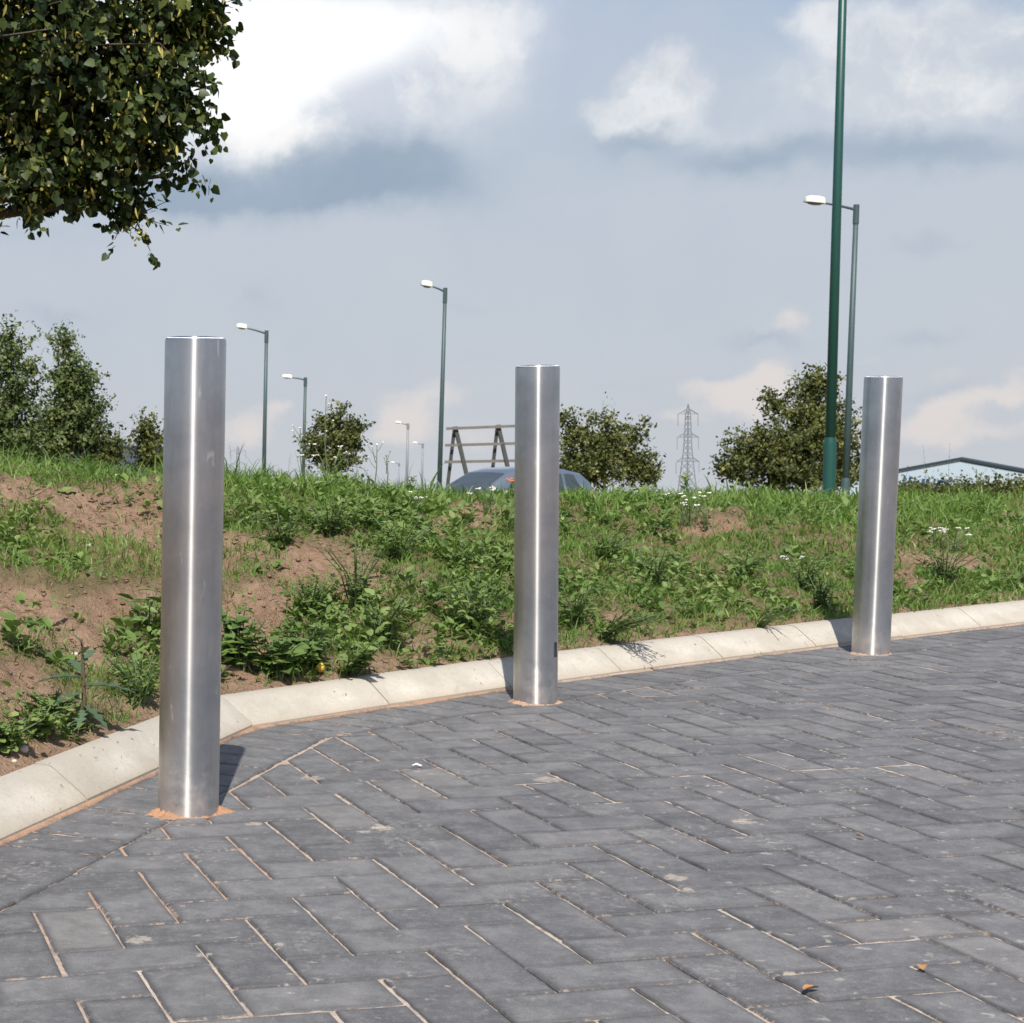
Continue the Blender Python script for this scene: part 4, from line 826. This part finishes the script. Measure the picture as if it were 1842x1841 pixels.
# small litter
for px, py, s, rz, lab in [(1445, 1784, 0.016, 0.4, 'curled dead leaf on the paving near the bottom edge'), (1660, 1748, 0.014, 1.2, 'orange dead leaf on the paving near the lower right corner'), (1555, 1508, 0.010, 2.2, 'tiny dead leaf on the paving in the middle distance')]:
    p = on_z(px, py, 0.004); V, Q = leaves(np.array([[0, 0, 0.002]]), np.array([[math.cos(rz), math.sin(rz), 0.1]]), np.array([[0, 0.2, 1.0]]), np.array([s * 1.6]), np.array([s]), 0.6, 'oval', 0.1)
    o = big_mesh('dead_leaf', V, Q, None, M['deadleaf']); o.location = p; tag(o, lab, 'leaf', 'dead leaves on the paving')
p = on_z(750, 1378, 0.003); mb = MB(); mb.add([(-0.010, 0.004, 0.001), (0.0, 0.006, 0.005), (0.010, -0.002, 0.002), (0.008, -0.008, 0.001), (-0.001, 0.0, 0.003), (-0.010, -0.001, 0.001)], [(0, 5, 4, 1), (1, 4, 3, 2)]); o = mb.build('paper_scrap', M['paper']); o.location = p; tag(o, 'scrap of white paper lying on the paving right of the nearest bollard', 'litter')
for px, py, s, lab in [(42, 1352, 0.012, 'grey and white stone on the soil at the lower left kerb'), (26, 1372, 0.006, 'smaller white stone below the grey and white one'), (70, 1308, 0.006, 'tiny white pebble among the round leaves'), (135, 1180, 0.009, 'pale stone on the bare soil above the thistle'), (160, 985, 0.012, 'white stone on the upper bare patch left of the nearest bollard'), (210, 858, 0.014, 'white stone at the foot of the brow grass on the left')]:
    p = on_bank(px, py); mb = MB(); mb.blob((p[0], p[1], p[2] + s * 0.4), (s, s * 0.8, s * 0.7), 8, 5, 0.15); tag(mb.build('stone', M['stone'], smooth=True), lab, 'stone', 'stones on the bank')

# ================================================================== trees
def crown_leaves(ells, n_cl, per, rc, leafL, ratio, shape, rs, hang=0.0, up=0.25):
    """ells: (centre, radii) of the masses making up the crown; leaves grow in sprays so that gaps stay open"""
    vol = np.array([e[1][0] * e[1][1] * e[1][2] for e in ells]) ** 0.56; pick = rs.choice(len(ells), n_cl, p=vol / vol.sum())
    u = rs.normal(size=(n_cl, 3)); u /= np.linalg.norm(u, axis=1, keepdims=True); r_ = rs.uniform(0, 1, n_cl) ** 0.42
    C = np.array([e[0] for e in ells])[pick] + u * r_[:, None] * np.array([e[1] for e in ells])[pick]
    sh = rs.uniform(0, 1, n_cl) < 0.16; C0 = C.copy(); C = C + (u * r_[:, None] * np.array([e[1] for e in ells])[pick]) * (sh * rs.uniform(0.10, 0.45, n_cl) * (r_ > 0.6))[:, None]
    tw = (u * [1, 1, 0.6] + rs.normal(0, 0.45, (n_cl, 3))); tw[:, 2] += up - hang; tw /= np.linalg.norm(tw, axis=1, keepdims=True)
    rep = np.repeat(np.arange(n_cl), per); m_ = len(rep); s = rs.uniform(-1, 1, m_); B = C[rep] + tw[rep] * (s * rc * 1.5 * (1 + 0.6 * sh[rep]))[:, None] + rs.normal(0, rc * 0.28, (m_, 3)) * (1 - 0.5 * sh[rep])[:, None]
    D = tw[rep] * 0.6 + rs.normal(0, 0.6, (m_, 3)); D[:, 2] -= hang * 0.8; N = np.array([0, 0, 0.5]) + rs.normal(0, 0.42, (m_, 3)) + tw[rep] * 0.2 + u[rep] * 0.9
    L = leafL * rs.uniform(0.55, 1.25, m_); V, Q = leaves(B, D, N, L, L * ratio, 0.25, shape, 0.12)
    tint = np.clip(0.38 + rs.normal(0, 0.20, n_cl)[rep] + rs.normal(0, 0.12, m_), 0, 1)
    return V, Q, np.repeat(tint, 9), C, np.nonzero(sh & (r_ > 0.6))[0], C0, tw
def tree(name, label, cat, px, D, ells_px, n_cl, per, rc, leafL, mat, bark='bark', ratio=0.75, shape='oval', group=None, seed=1, trunk_r=0.05, depth=1.0, hang=0.0, up=0.25, limbs=14):
    rs = np.random.default_rng(seed); bx = at(px, 800, D)[0]; bz = float(ground_z(np.array([bx]), np.array([D]))[0]); e = empty(name, (bx, D, bz), label, cat, group); o_ = np.array([bx, D, bz]); k = D / F_PX
    ells = []
    for (cx, cy, rx, ry) in ells_px:
        c_ = at(cx, cy, D + rs.uniform(-0.3, 0.3) * rx * k * depth) - o_; ells.append((c_, np.array([rx * k, rx * k * depth, ry * k])))
    V, Q, T, C, SI, C0, TW = crown_leaves(ells, n_cl, per, rc, leafL, ratio, shape, rs, hang, up)
    big_mesh('crown', V, Q, None, M[mat], e, tint=T, smooth=True)
    hi = max(ells, key=lambda q_: q_[0][2]); top = hi[0][2]; mxy = hi[0][:2]
    mb = MB(); tr = [(0, 0, -0.1), (mxy[0] * 0.15, mxy[1] * 0.15, top * 0.3), (mxy[0] * 0.6, mxy[1] * 0.6, top * 0.62), (mxy[0], mxy[1], top)]
    mb.tube(tr, [trunk_r, trunk_r * 0.8, trunk_r * 0.5, trunk_r * 0.12], 8)
    for c_ in C[rs.choice(len(C), min(limbs, len(C)), replace=False)]:
        f = np.clip(c_[2] / max(top, .1) * 0.75, 0.12, 0.85); s0_ = np.array(tr[0]) * 0; z0 = top * f; q = np.interp(z0, [tr[i][2] for i in range(4)], [tr[i][0] for i in range(4)]); q2 = np.interp(z0, [tr[i][2] for i in range(4)], [tr[i][1] for i in range(4)])
        a_ = np.array([q, q2, z0]); mb.tube([a_, (a_ + c_) / 2 + (0, 0, 0.06 * np.linalg.norm(c_ - a_)), c_], [trunk_r * 0.35, trunk_r * 0.22, trunk_r * 0.07], 5)
    for i_ in SI[:260]: a_ = C0[i_] - (C[i_] - C0[i_]) * 0.8; b_ = C[i_] + TW[i_] * rc * 1.6; mb.tube([a_, C[i_], b_], [trunk_r * 0.06 + 0.002, 0.0028, 0.0015], 4)
    mb.build('trunk', M[bark], e, smooth=True)
    return e, ells, o_, C
# the lime whose branches hang into the top left corner; its trunk stands outside the picture
LIME = [(100, 115, 235, 185), (290, 60, 72, 92), (345, 60, 40, 55), (315, 175, 44, 48), (240, 205, 98, 70), (280, 285, 34, 28), (175, 288, 85, 50), (60, 300, 120, 50), (240, 368, 16, 30), (150, 342, 38, 18), (35, 352, 60, 22), (254, 408, 9, 20), (190, 365, 14, 14), (388, 35, 14, 38), (375, 220, 16, 11), (330, 312, 18, 10), (-150, 90, 330, 230), (-450, -50, 380, 330), (-100, -330, 480, 300), (-700, 150, 260, 240)]
e, ells, o_, C = tree('lime_tree', 'lime tree with dark drooping leafy branches and yellow blossom filling the top left corner', 'tree', -330, 7.5, LIME, 2700, 23, 0.085, 0.041, 'lime', ratio=0.92, shape='heart', seed=5, trunk_r=0.11, depth=0.8, hang=0.55, up=0.0, limbs=60)
rs = np.random.default_rng(8); wt = np.exp(-(C[:, 1] - C[:, 1].min()) * 1.1); cs = C[rs.choice(len(C), 1500, replace=False, p=wt / wt.sum())] + np.array([0, -0.05, -0.02]); n = len(cs); V1, Q1 = leaves(cs + rs.normal(0, 0.05, (n, 3)), np.array([0, 0, -1.0]) + rs.normal(0, 0.35, (n, 3)), rs.normal(0, 1, (n, 3)), np.full(n, 0.055), np.full(n, 0.016), 0.2, 'lance', 0.1)
rep = np.repeat(np.arange(n), 6); V2, Q2 = leaves(cs[rep] + (0, 0, -0.055) + rs.normal(0, 0.017, (n * 6, 3)), unit(n * 6), unit(n * 6), np.full(n * 6, 0.015), np.full(n * 6, 0.015), 0.2, 'round')
o = big_mesh('blossom', np.concatenate([V1, V2]), np.concatenate([Q1, Q2 + len(V1)]), None, M['bract'], e, tint=np.concatenate([np.full(len(V1), 0.7), np.repeat(rs.uniform(0.1, 0.8, n * 6), 9)])); o['kind'] = 'stuff'
# birches and young trees beyond the brow
tree('birch_tree', 'loose feathery birch cut off by the left edge of the picture', 'tree', 15, 20.5, [(18, 645, 32, 42), (28, 705, 38, 42), (0, 760, 70, 55), (54, 662, 12, 14), (14, 606, 13, 22), (40, 800, 60, 40), (-60, 700, 60, 90)], 620, 24, 0.12, 0.048, 'birch', 'birchbark', 0.75, group='birches on the left', seed=29, trunk_r=0.06)
tree('birch_tree', 'slender pointed birch left of the nearest bollard', 'tree', 130, 20.5, [(116, 618, 12, 30), (125, 680, 30, 35), (126, 730, 40, 40), (150, 690, 22, 20), (165, 735, 20, 25), (110, 785, 70, 45), (160, 790, 28, 30), (70, 800, 26, 25)], 660, 24, 0.12, 0.046, 'birch', 'birchbark', 0.75, group='birches on the left', seed=22, trunk_r=0.055)
tree('shrub', 'small scrubby shrub between the birches and the navy car', 'shrub', 200, 20.5, [(205, 810, 22, 22), (195, 795, 14, 14), (185, 825, 25, 15)], 90, 22, 0.09, 0.042, 'shrub', seed=23, trunk_r=0.02, limbs=8)
tree('young_tree', 'small young tree half hidden behind the nearest bollard', 'tree', 268, 21, [(265, 765, 14, 18), (266, 795, 26, 20), (275, 830, 32, 22), (255, 800, 14, 10)], 120, 22, 0.10, 0.048, 'shrub', seed=24, trunk_r=0.03, limbs=10, group='young trees beyond the brow')
tree('young_tree', 'round bushy young tree between the two left lamp columns and the far lamp columns', 'tree', 600, 22, [(600, 758, 20, 20), (598, 790, 38, 30), (625, 772, 20, 18), (572, 812, 22, 22), (632, 800, 18, 22), (600, 830, 46, 20), (613, 736, 6, 12), (584, 762, 10, 16), (645, 768, 12, 8), (562, 790, 14, 8)], 300, 24, 0.085, 0.042, 'shrub', seed=25, trunk_r=0.04, limbs=16, group='young trees beyond the brow')
tree('young_tree', 'broad young tree with several tips right of the middle bollard', 'tree', 1085, 38, [(1093, 750, 12, 22), (1060, 788, 34, 26), (1108, 792, 34, 30), (1030, 788, 16, 26), (1142, 780, 8, 20), (1152, 768, 6, 10), (1062, 752, 7, 12), (1080, 830, 70, 42), (1040, 840, 60, 36), (1145, 835, 24, 28), (1018, 757, 8, 12), (1165, 855, 22, 16)], 380, 30, 0.20, 0.082, 'shrub', seed=26, trunk_r=0.05, limbs=16, group='young trees beyond the brow')
tree('young_tree', 'tall conical young tree behind the two right-hand lamp columns', 'tree', 1445, 50, [(1470, 662, 7, 16), (1458, 702, 22, 24), (1452, 745, 40, 30), (1400, 728, 20, 14), (1380, 712, 8, 8), (1495, 760, 36, 38), (1440, 795, 88, 40), (1370, 800, 36, 28), (1430, 845, 110, 36), (1335, 830, 30, 26), (1510, 830, 40, 45), (1312, 845, 16, 14), (1490, 700, 14, 22)], 760, 32, 0.26, 0.108, 'shrub', seed=27, trunk_r=0.10, limbs=20, group='young trees beyond the brow')
HP = [(1625, 888), (1668, 890), (1712, 886), (1752, 889), (1795, 885), (1835, 886), (1880, 886)]
for i, (px, py) in enumerate(HP):
    tree('hedge_bush', ['hedge bush right beside the top of the grass at the farthest bollard', 'low hedge bush below the blue sign letters', 'second hedge bush below the blue sign letters', 'hedge bush below the gable apex', 'brownish hedge bush right of the gable apex', 'hedge bush at the right edge of the picture', 'hedge bush beyond the right edge of the picture'][i], 'bush', px, 20 + (i % 3), [(px, py - 6, 30, 15), (px - 8, py + 14, 30, 18)], 200, 9, 0.08, 0.04, 'shrub', seed=40 + i, trunk_r=0.02, limbs=6, group='bushes in the hedge before the building')

# ================================================================== street furniture beyond the brow
GL = 'street lamps along the road beyond the brow'
def lamp(label, top, bot, D, head_px, mat, r0, r1, hcol=True, base_from=None, seed=1):
    T = at(*top, D); Bp = at(*bot, D); dirn = (Bp - T); zb = float(ground_z(np.array([Bp[0]]), np.array([D]))[0]); B = T + dirn * ((zb - T[2]) / dirn[2])
    e = empty('street_lamp', B, label, 'street lamp', GL); L = T - B; h = np.linalg.norm(L); u = L / h
    mb = MB(); mb.tube([(0, 0, -0.1), u * h * 0.5, u * h], [r0, (r0 + r1) / 2, r1], 14); mb.build('column', M[mat], e, smooth=True)
    mb = MB(); bh = 1.35 if base_from is None else (at(*base_from, D)[2] - B[2]); mb.tube([(0, 0, -0.1), u * bh, u * (bh + 0.05), u * (bh + 0.12)], [r0 * 1.17, r0 * 1.17, r0 * 1.10, r0 * 0.98], 14); ba = mb.build('base', M[mat], e, autosmooth=30)
    mb = MB(); c_ = u * 0.75; mb.box((c_[0], c_[1] - r0 * 1.17, c_[2]), (r0 * 1.2, 0.012, 0.55)); mb.build('door', M[mat], ba)
    H0 = at(*head_px[0], D) - B; H1 = at(*head_px[1], D) - B           # far end and near end of the lantern
    mb = MB(); mb.tube([L - u * 0.08, L * 0.4 + H1 * 0.6 + (0, 0, -0.02), H1], [r1 * 0.62, r1 * 0.5, r1 * 0.42], 8); mb.tube([L - u * 0.45, L + u * 0.05], [r1 * 1.25, r1 * 1.2], 12); mb.build('arm', M[mat], e, smooth=False)
    d_ = (H0 - H1); Lh = np.linalg.norm(d_); d_ /= Lh; up = np.array([0, 0, 1.0]); s_ = np.cross(d_, up); s_ /= np.linalg.norm(s_); mb = MB(); n = 10; secs = []
    for f, wv, hv in ((0.0, 0.35, 0.5), (0.06, 0.75, 0.9), (0.3, 1.0, 1.0), (0.75, 1.0, 0.9), (0.94, 0.8, 0.7), (1.0, 0.5, 0.4)):
        for k in range(n):
            a = math.pi * k / (n - 1); mb.v.append(tuple(H1 + d_ * (Lh * f) + s_ * (0.15 * wv * math.cos(a)) + up * (0.20 * hv * math.sin(a) - 0.02)))
    for j in range(5):
        for k in range(n - 1): mb.f.append((j * n + k, j * n + k + 1, (j + 1) * n + k + 1, (j + 1) * n + k))
        mb.f.append((j * n, (j + 1) * n, (j + 1) * n + n - 1, j * n + n - 1))
    mb.f.append(tuple(reversed(range(n)))); mb.f.append(tuple(5 * n + k for k in range(n)))
    la = mb.build('lantern', M['lantern'], e, autosmooth=40)
    mb = MB(); mb.lathe([(0.05, -0.075), (0.10, -0.06), (0.125, -0.02)], 14); 
    sc = Lh * 0.38; c_ = (H0 * 0.52 + H1 * 0.48)
    mb.v = [tuple(c_ + d_ * (x_ / 0.125 * sc) + s_ * y_ + up * z_) for x_, y_, z_ in mb.v]; mb.build('bowl', M['lens'], la, smooth=True)
    return e
lamp('tall thick green lamp column rising out of the top of the picture', (1525, 0 - 330), (1491, 880), 28, ((1375, -352), (1425, -352)), 'green_paint', 0.088, 0.058, base_from=(1493, 800))
lamp('green lamp column with its pale lantern behind the tall thick column', (1540.5, 372), (1520.5, 880), 44, ((1447, 362), (1484, 366)), 'grey_green', 0.095, 0.062)
lamp('lamp column left of the timber frame, third from the right', (801, 521), (790.5, 865), 56, ((757, 512), (778, 516)), 'grey_green', 0.090, 0.060)
lamp('lamp column next to the nearest bollard', (479.5, 597), (475, 830), 70, ((425, 588), (445, 591)), 'grey_green', 0.095, 0.070)
lamp('lamp column rising behind the round bush', (549.5, 681), (546, 830), 94, ((507, 678), (526, 680)), 'grey_green', 0.105, 0.08)
lamp('thin far lamp column left of the timber frame, nearer one of a pair', (734, 763), (732, 850), 145, ((711, 760), (722, 762)), 'galv', 0.14, 0.10)
lamp('very thin far lamp column just right of the pair\'s nearer one', (760.5, 799), (759.5, 850), 190, ((742, 797), (751, 798)), 'galv', 0.15, 0.10)
lamp('tiny farthest lamp column low over the grass', (718, 834), (717.5, 860), 270, ((703, 832), (710, 833)), 'galv', 0.16, 0.12)

# timber frame: two raking A-frames carrying three rails (the back of a hoarding)
D = 72.0; o_ = at(808, 846, D); zb = float(ground_z(np.array([o_[0]]), np.array([D]))[0]); e = empty('timber_frame', (o_[0], D, zb), 'bare timber frame of two A-shaped supports and three rails', 'frame'); O = np.array([o_[0], D, zb])
for (tx, ty), (b1x, b1y), (b2x, b2y) in (((818, 768), (808.5, 846), (837, 846)), ((895, 765), (886, 846), (914, 846)), ((972, 762), (963, 846), (991, 846))):
    for k, ((bx_, by_), dy, mt, nm, wd) in enumerate((((b1x, b1y), 0.0, 'timber_dark', 'post', 0.13), ((b2x, b2y), -0.35, 'timber_dark', 'brace', 0.16))):
        T = at(tx, ty, D) - O; Bq = at(bx_, by_, D + dy) - O; dv = Bq - T; Bq = T + dv * ((0 - T[2]) / dv[2]); mb = MB(); mb.bar(Bq, T + (0, -0.10 * k, 0.0), wd); mb.build(nm, M[mt], e)
for (x0, y0), (x1, y1) in (((803, 771.5), (985, 764.5)), ((801, 801.5), (985, 796.5)), ((800, 831.5), (985, 828))):
    mb = MB(); mb.bar(at(x0, y0, D - 0.28) - O, at(x1, y1, D - 0.28) - O, 0.05, 0.12); mb.build('rail', M['timber'], e)

# lattice pylons
def pylon(label, px, ytop, D, H, arms, rot):
    T = at(px, ytop, D); B = np.array([T[0], D, T[2] - H]); e = empty('pylon', B, label, 'pylon', 'electricity pylons in the distance', rotz=rot)
    bw = lambda z: np.interp(z / H, [0, 0.30, 0.55, 0.9, 1.0], [4.0, 2.6, 1.5, 0.95, 0.05])
    mb = MB(); zs = [0, .1, .19, .27, .34, .41, .47, .53, .59, .65, .71, .77, .83, .89, .94, 1.0]; zs = [z * H for z in zs]; cor = [(-1, -1), (1, -1), (1, 1), (-1, 1)]
    for i in range(len(zs) - 1):
        w0, w1 = bw(zs[i]), bw(zs[i + 1])
        for k in range(4):
            c0, c1 = cor[k], cor[(k + 1) % 4]; a = (c0[0] * w0, c0[1] * w0, zs[i]); b_ = (c0[0] * w1, c0[1] * w1, zs[i + 1]); a2 = (c1[0] * w0, c1[1] * w0, zs[i]); b2_ = (c1[0] * w1, c1[1] * w1, zs[i + 1])
            mb.bar(a, b_, 0.34 if i < 8 else 0.28)
            if i < len(zs) - 2: mb.bar(a, b2_, 0.15); mb.bar(a2, b_, 0.15)
    mb.build('tower', M['galv'], e)
    for z, half in arms:
        z *= H; mb = MB(); wv = bw(z)
        for s in (-1, 1):
            tip = (s * half, 0, z)
            for yy in (-1, 1): mb.bar((s * wv, yy * wv, z), tip, 0.22); mb.bar((s * bw(z + 2.6), yy * bw(z + 2.6), z + 2.6), tip, 0.22)
            for f in (0.3, 0.6): mb.bar((s * (wv + (half - wv) * f), 0, z), (s * (wv + (half - wv) * f), 0, z + 2.6 * (1 - f)), 0.12)
        ar = mb.build('cross_arm', M['galv'], e)
        for s in (-1, 1):
            mb = MB(); mb.tube([(s * half, 0, z)] + [(s * half, 0, z - 0.4 * j) for j in range(1, 17)], [0.16] + [0.20 if j % 2 else 0.12 for j in range(1, 17)], 6); mb.build('insulator', M['galv'], ar)
    return e
pylon('larger lattice pylon between the broad young tree and the conical tree', 1238, 727, 900, 54, [(0.90, 7.0), (0.665, 7.4), (0.42, 8.0)], R(24))
pylon('tiny distant lattice pylon just right of the nearest bollard', 428, 802, 1500, 50, [(0.90, 7.2), (0.665, 7.6), (0.42, 8.2)], R(10))

# ---- cars beyond the brow
def car(name, label, loc, rotz, paint_m, group):
    e = empty(name, loc, label, 'car', group, rotz)
    # stations along the car: x, floor z, belt z, roof z, half width at sill, belt, roof
    def loft(secs, nm, mat, parent, closed=True):
        mb = MB(); n = len(secs[0])
        for s in secs: mb.v += s
        for i in range(len(secs) - 1):
            for k in range(n):
                k2 = (k + 1) % n
                if not closed and k == n - 1: continue
                mb.f.append((i * n + k, i * n + k2, (i + 1) * n + k2, (i + 1) * n + k))
        mb.f.append(tuple(reversed(range(n)))); mb.f.append(tuple((len(secs) - 1) * n + k for k in range(n)))
        return mb.build(nm, mat, parent, autosmooth=38)
    S = [(-2.00, .42, .62, .55), (-1.96, .32, .80, .72), (-1.80, .22, .93, .80), (-1.2, .20, .98, .845), (0, .20, .96, .85), (0.75, .20, .93, .845), (1.45, .20, .84, .82), (1.85, .24, .72, .76), (2.02, .34, .60, .62), (2.06, .42, .52, .50)]
    secs = []
    for x, z0, z1, hw in S:
        zm = (z0 * 0.4 + z1 * 0.6)
        half = [(0.55, z0), (0.92, z0 + 0.03), (1.0, z0 * 0.75 + z1 * 0.25), (1.0, zm), (0.965, z1 - 0.04), (0.90, z1), (0.5, z1 + 0.015)]
        secs.append([(x, -hw * a, z) for a, z in half] + [(x, hw * a, z) for a, z in reversed(half)])
    body = loft(secs, 'body', paint_m, e)
    # glasshouse as one rounded shell, the panes are separate sheets lying just proud of it
    G = [(-1.86, .95, .97, .70, .74), (-1.72, .95, 1.22, .67, .74), (-1.55, .95, 1.36, .62, .745), (-1.2, .95, 1.435, .585, .75), (-0.5, .94, 1.475, .575, .755), (0.05, .93, 1.465, .57, .755), (0.35, .92, 1.41, .575, .755), (0.75, .91, 1.22, .62, .755), (1.15, .88, .98, .68, .755), (1.28, .86, .89, .70, .745)]
    gs = []
    for x, zb_, zt, hr, hb in G:
        hgt = zt - zb_
        half = [(hb, zb_), (hb * 0.66 + hr * 0.34, zb_ + hgt * 0.4), (hb * 0.3 + hr * 0.7, zb_ + hgt * 0.8), (hr * 0.95, zb_ + hgt * 0.95), (hr * 0.75, zt - hgt * 0.005), (hr * 0.35, zt + 0.008)]
        gs.append([(x, -a, z) for a, z in half] + [(x, a, z) for a, z in reversed(half)])
    loft(gs, 'glasshouse', paint_m, e)
    def G_at(x, f, side, out=0.004):
        xs_ = [g_[0] for g_ in G]; zb_ = np.interp(x, xs_, [g_[1] for g_ in G]); zt = np.interp(x, xs_, [g_[2] for g_ in G]); hr = np.interp(x, xs_, [g_[3] for g_ in G]); hb = np.interp(x, xs_, [g_[4] for g_ in G]); hgt = zt - zb_
        hw = np.interp(f, [0, .4, .8], [hb, hb * .66 + hr * .34, hb * .3 + hr * .7]); return (x, side * (hw + out), zb_ + hgt * f)
    for side in (-1, 1):
        for nm, bx_, tx_ in (('front_window', (0.92, -0.10), (0.22, -0.10)), ('rear_window', (-0.18, -0.98), (-0.18, -0.98)), ('quarter_window', (-1.06, -1.50), (-1.06, -1.32))):
            mb = MB(); n = 8
            for j in range(n + 1):
                q = j / n
                for f in (0.05, 0.42, 0.79):
                    fb = f / 0.79; x = (bx_[0] * (1 - q) + bx_[1] * q) * (1 - fb) + (tx_[0] * (1 - q) + tx_[1] * q) * fb; mb.v.append(G_at(x, f, side))
            for j in range(n):
                for k in range(2): mb.f.append((j * 3 + k, j * 3 + k + 1, j * 3 + 4 + k, j * 3 + 3 + k))
            mb.build(nm, M['glass'], e, smooth=True)
        mb = MB(); mb.blob((0.82, side * 0.92, 1.0), (0.07, 0.10, 0.075), 10, 6, 0.0); mb.build('door_mirror', paint_m, e, smooth=True)
        for x in (-1.28, 1.28):
            mb = MB(); mb.lathe([(0.20, -0.10), (0.30, -0.095), (0.315, -0.05), (0.315, 0.05), (0.30, 0.095), (0.20, 0.10)], 28); mb.v = [(x + a, side * 0.76 + c_, 0.315 + b_) for a, b_, c_ in mb.v]; ty = mb.build('wheel', M['rubber'], e, autosmooth=40)
            mb = MB(); mb.lathe([(0.05, 0.0), (0.20, 0.004), (0.195, 0.02), (0.06, 0.03)], 20); mb.v = [(x + a, side * (0.862 + c_), 0.315 + b_) for a, b_, c_ in mb.v]; mb.build('rim', M['alloy'], ty, autosmooth=40)
        mb = MB(); mb.blob((1.83, side * 0.58, 0.64), (0.16, 0.14, 0.075), 10, 6, 0.0); mb.build('headlight', M['clearlamp'], e, smooth=True)
        mb = MB(); mb.blob((-1.90, side * 0.66, 0.82), (0.08, 0.09, 0.14), 10, 6, 0.0); mb.build('tail_light', M['redlamp'], e, smooth=True)
    for nm, x0, x1 in (('windscreen', 0.43, 1.12), ('rear_screen', -1.58, -1.82)):
        mb = MB(); n = 5
        for j in range(n + 1):
            x = x0 + (x1 - x0) * j / n; xs_ = [g_[0] for g_ in G]; zt = np.interp(x, xs_, [g_[2] for g_ in G]); hr = np.interp(x, xs_, [g_[3] for g_ in G]); zb_ = np.interp(x, xs_, [g_[1] for g_ in G]); hgt = zt - zb_; sg = 1 if nm == 'windscreen' else -1
            for yy, dz in ((-hr * 0.86, -hgt * 0.022), (-hr * 0.75, -hgt * 0.005), (-hr * 0.35, 0.008), (hr * 0.35, 0.008), (hr * 0.75, -hgt * 0.005), (hr * 0.86, -hgt * 0.022)): mb.v.append((x + sg * 0.004, yy, zt + dz + 0.006))
        for j in range(n):
            for k in range(5): mb.f.append((j * 6 + k, j * 6 + k + 1, (j + 1) * 6 + k + 1, (j + 1) * 6 + k))
        mb.build(nm, M['glass'], e, smooth=True)
    return e
GC_ = 'cars parked beyond the brow'
def put_car(label, pxc, yroof, D, rot, mat):
    P = at(pxc, yroof, D); car('parked_car', label, (P[0], D, P[2] - 1.475), R(rot), M[mat], GC_)
put_car('silver-grey hatchback behind the middle bollard, only roof and windows showing', 903, 841, 33.0, 212, 'silver')
put_car('navy blue car half hidden by the birches on the left', 185, 801, 24.5, 168, 'navy')

# ---- long shed with a shallow gable facing the camera
D = 170.0; A = at(1727, 824, D); z0 = float(ground_z(np.array([A[0]]), np.array([D]))[0]) - 0.3; e = empty('warehouse', (A[0], D, z0), 'pale blue warehouse with a shallow dark-edged gable roof and blue sign letters', 'building'); H = A[2] - z0
half = 11.5; KX = 0.883; drop = half / (115 * KX * D / F_PX) * (21 * D / F_PX); mb = MB(); th = R(-28)
mb.add([(-half, 0, -0.5), (half, 0, -0.5), (half, 0, H - drop - 0.35), (0, 0, H - 0.35), (-half, 0, H - drop - 0.35), (-half, 9, -0.5), (half, 9, -0.5), (half, 9, H - drop - 0.35), (0, 9, H - 0.35), (-half, 9, H - drop - 0.35)],
       [(0, 1, 2, 3, 4), (9, 8, 7, 6, 5), (0, 5, 6, 1), (1, 6, 7, 2), (0, 4, 9, 5), (2, 7, 8, 3), (3, 8, 9, 4)]); mb.build('wall', M['cladding'], e)
mb = MB(); ov = 0.15; sl = drop / half
prof_ = [(-half - ov, H - drop - sl * ov), (0, H), (half + ov, H - drop - sl * ov)]
for y0 in (-0.12,):
    V_ = [(x, y, z - dz) for y in (y0, 9.2) for dz in (0, 0.26) for x, z in prof_]
    mb.add(V_, [(0, 1, 7, 6), (1, 2, 8, 7), (3, 9, 10, 4), (4, 10, 11, 5), (0, 3, 4, 1), (1, 4, 5, 2), (6, 7, 10, 9), (7, 8, 11, 10), (0, 6, 9, 3), (2, 5, 11, 8)])
ro = mb.build('roof', M['roof'], e)
O = np.array([A[0], D, z0])
for x0, x1, y0, y1 in ((1622, 1629, 861, 872), (1633, 1637, 858, 873), (1640, 1650, 866, 878), (1657, 1663, 862, 873), (1667, 1670, 862, 872), (1679, 1683, 862, 872), (1687, 1698, 864, 875), (1700, 1709, 863, 873)):
    a_, b_ = at(x0, y1, D) - O, at(x1, y0, D) - O; xa, xb, za, zb2 = a_[0] * KX, b_[0] * KX, a_[2], b_[2]; tk = 0.13; ya, yb = -0.14, -0.03
    P8 = [(xa, za), (xb, za), (xb, za + tk), (xa + tk, za + tk), (xa + tk, zb2 - tk), (xb, zb2 - tk), (xb, zb2), (xa, zb2)]     # a bracket-shaped letter stroke in one piece
    mb = MB(); mb.add([(x, y, z) for y in (ya, yb) for x, z in P8], [(0, 1, 2, 3), (0, 3, 4, 7), (7, 4, 5, 6), (11, 10, 9, 8), (15, 12, 11, 8), (14, 13, 12, 15)] + [(i, i + 8, (i + 1) % 8 + 8, (i + 1) % 8) for i in range(8)])
    mb.build('sign_letter', M['signblue'], e)
e.rotation_euler.z = th
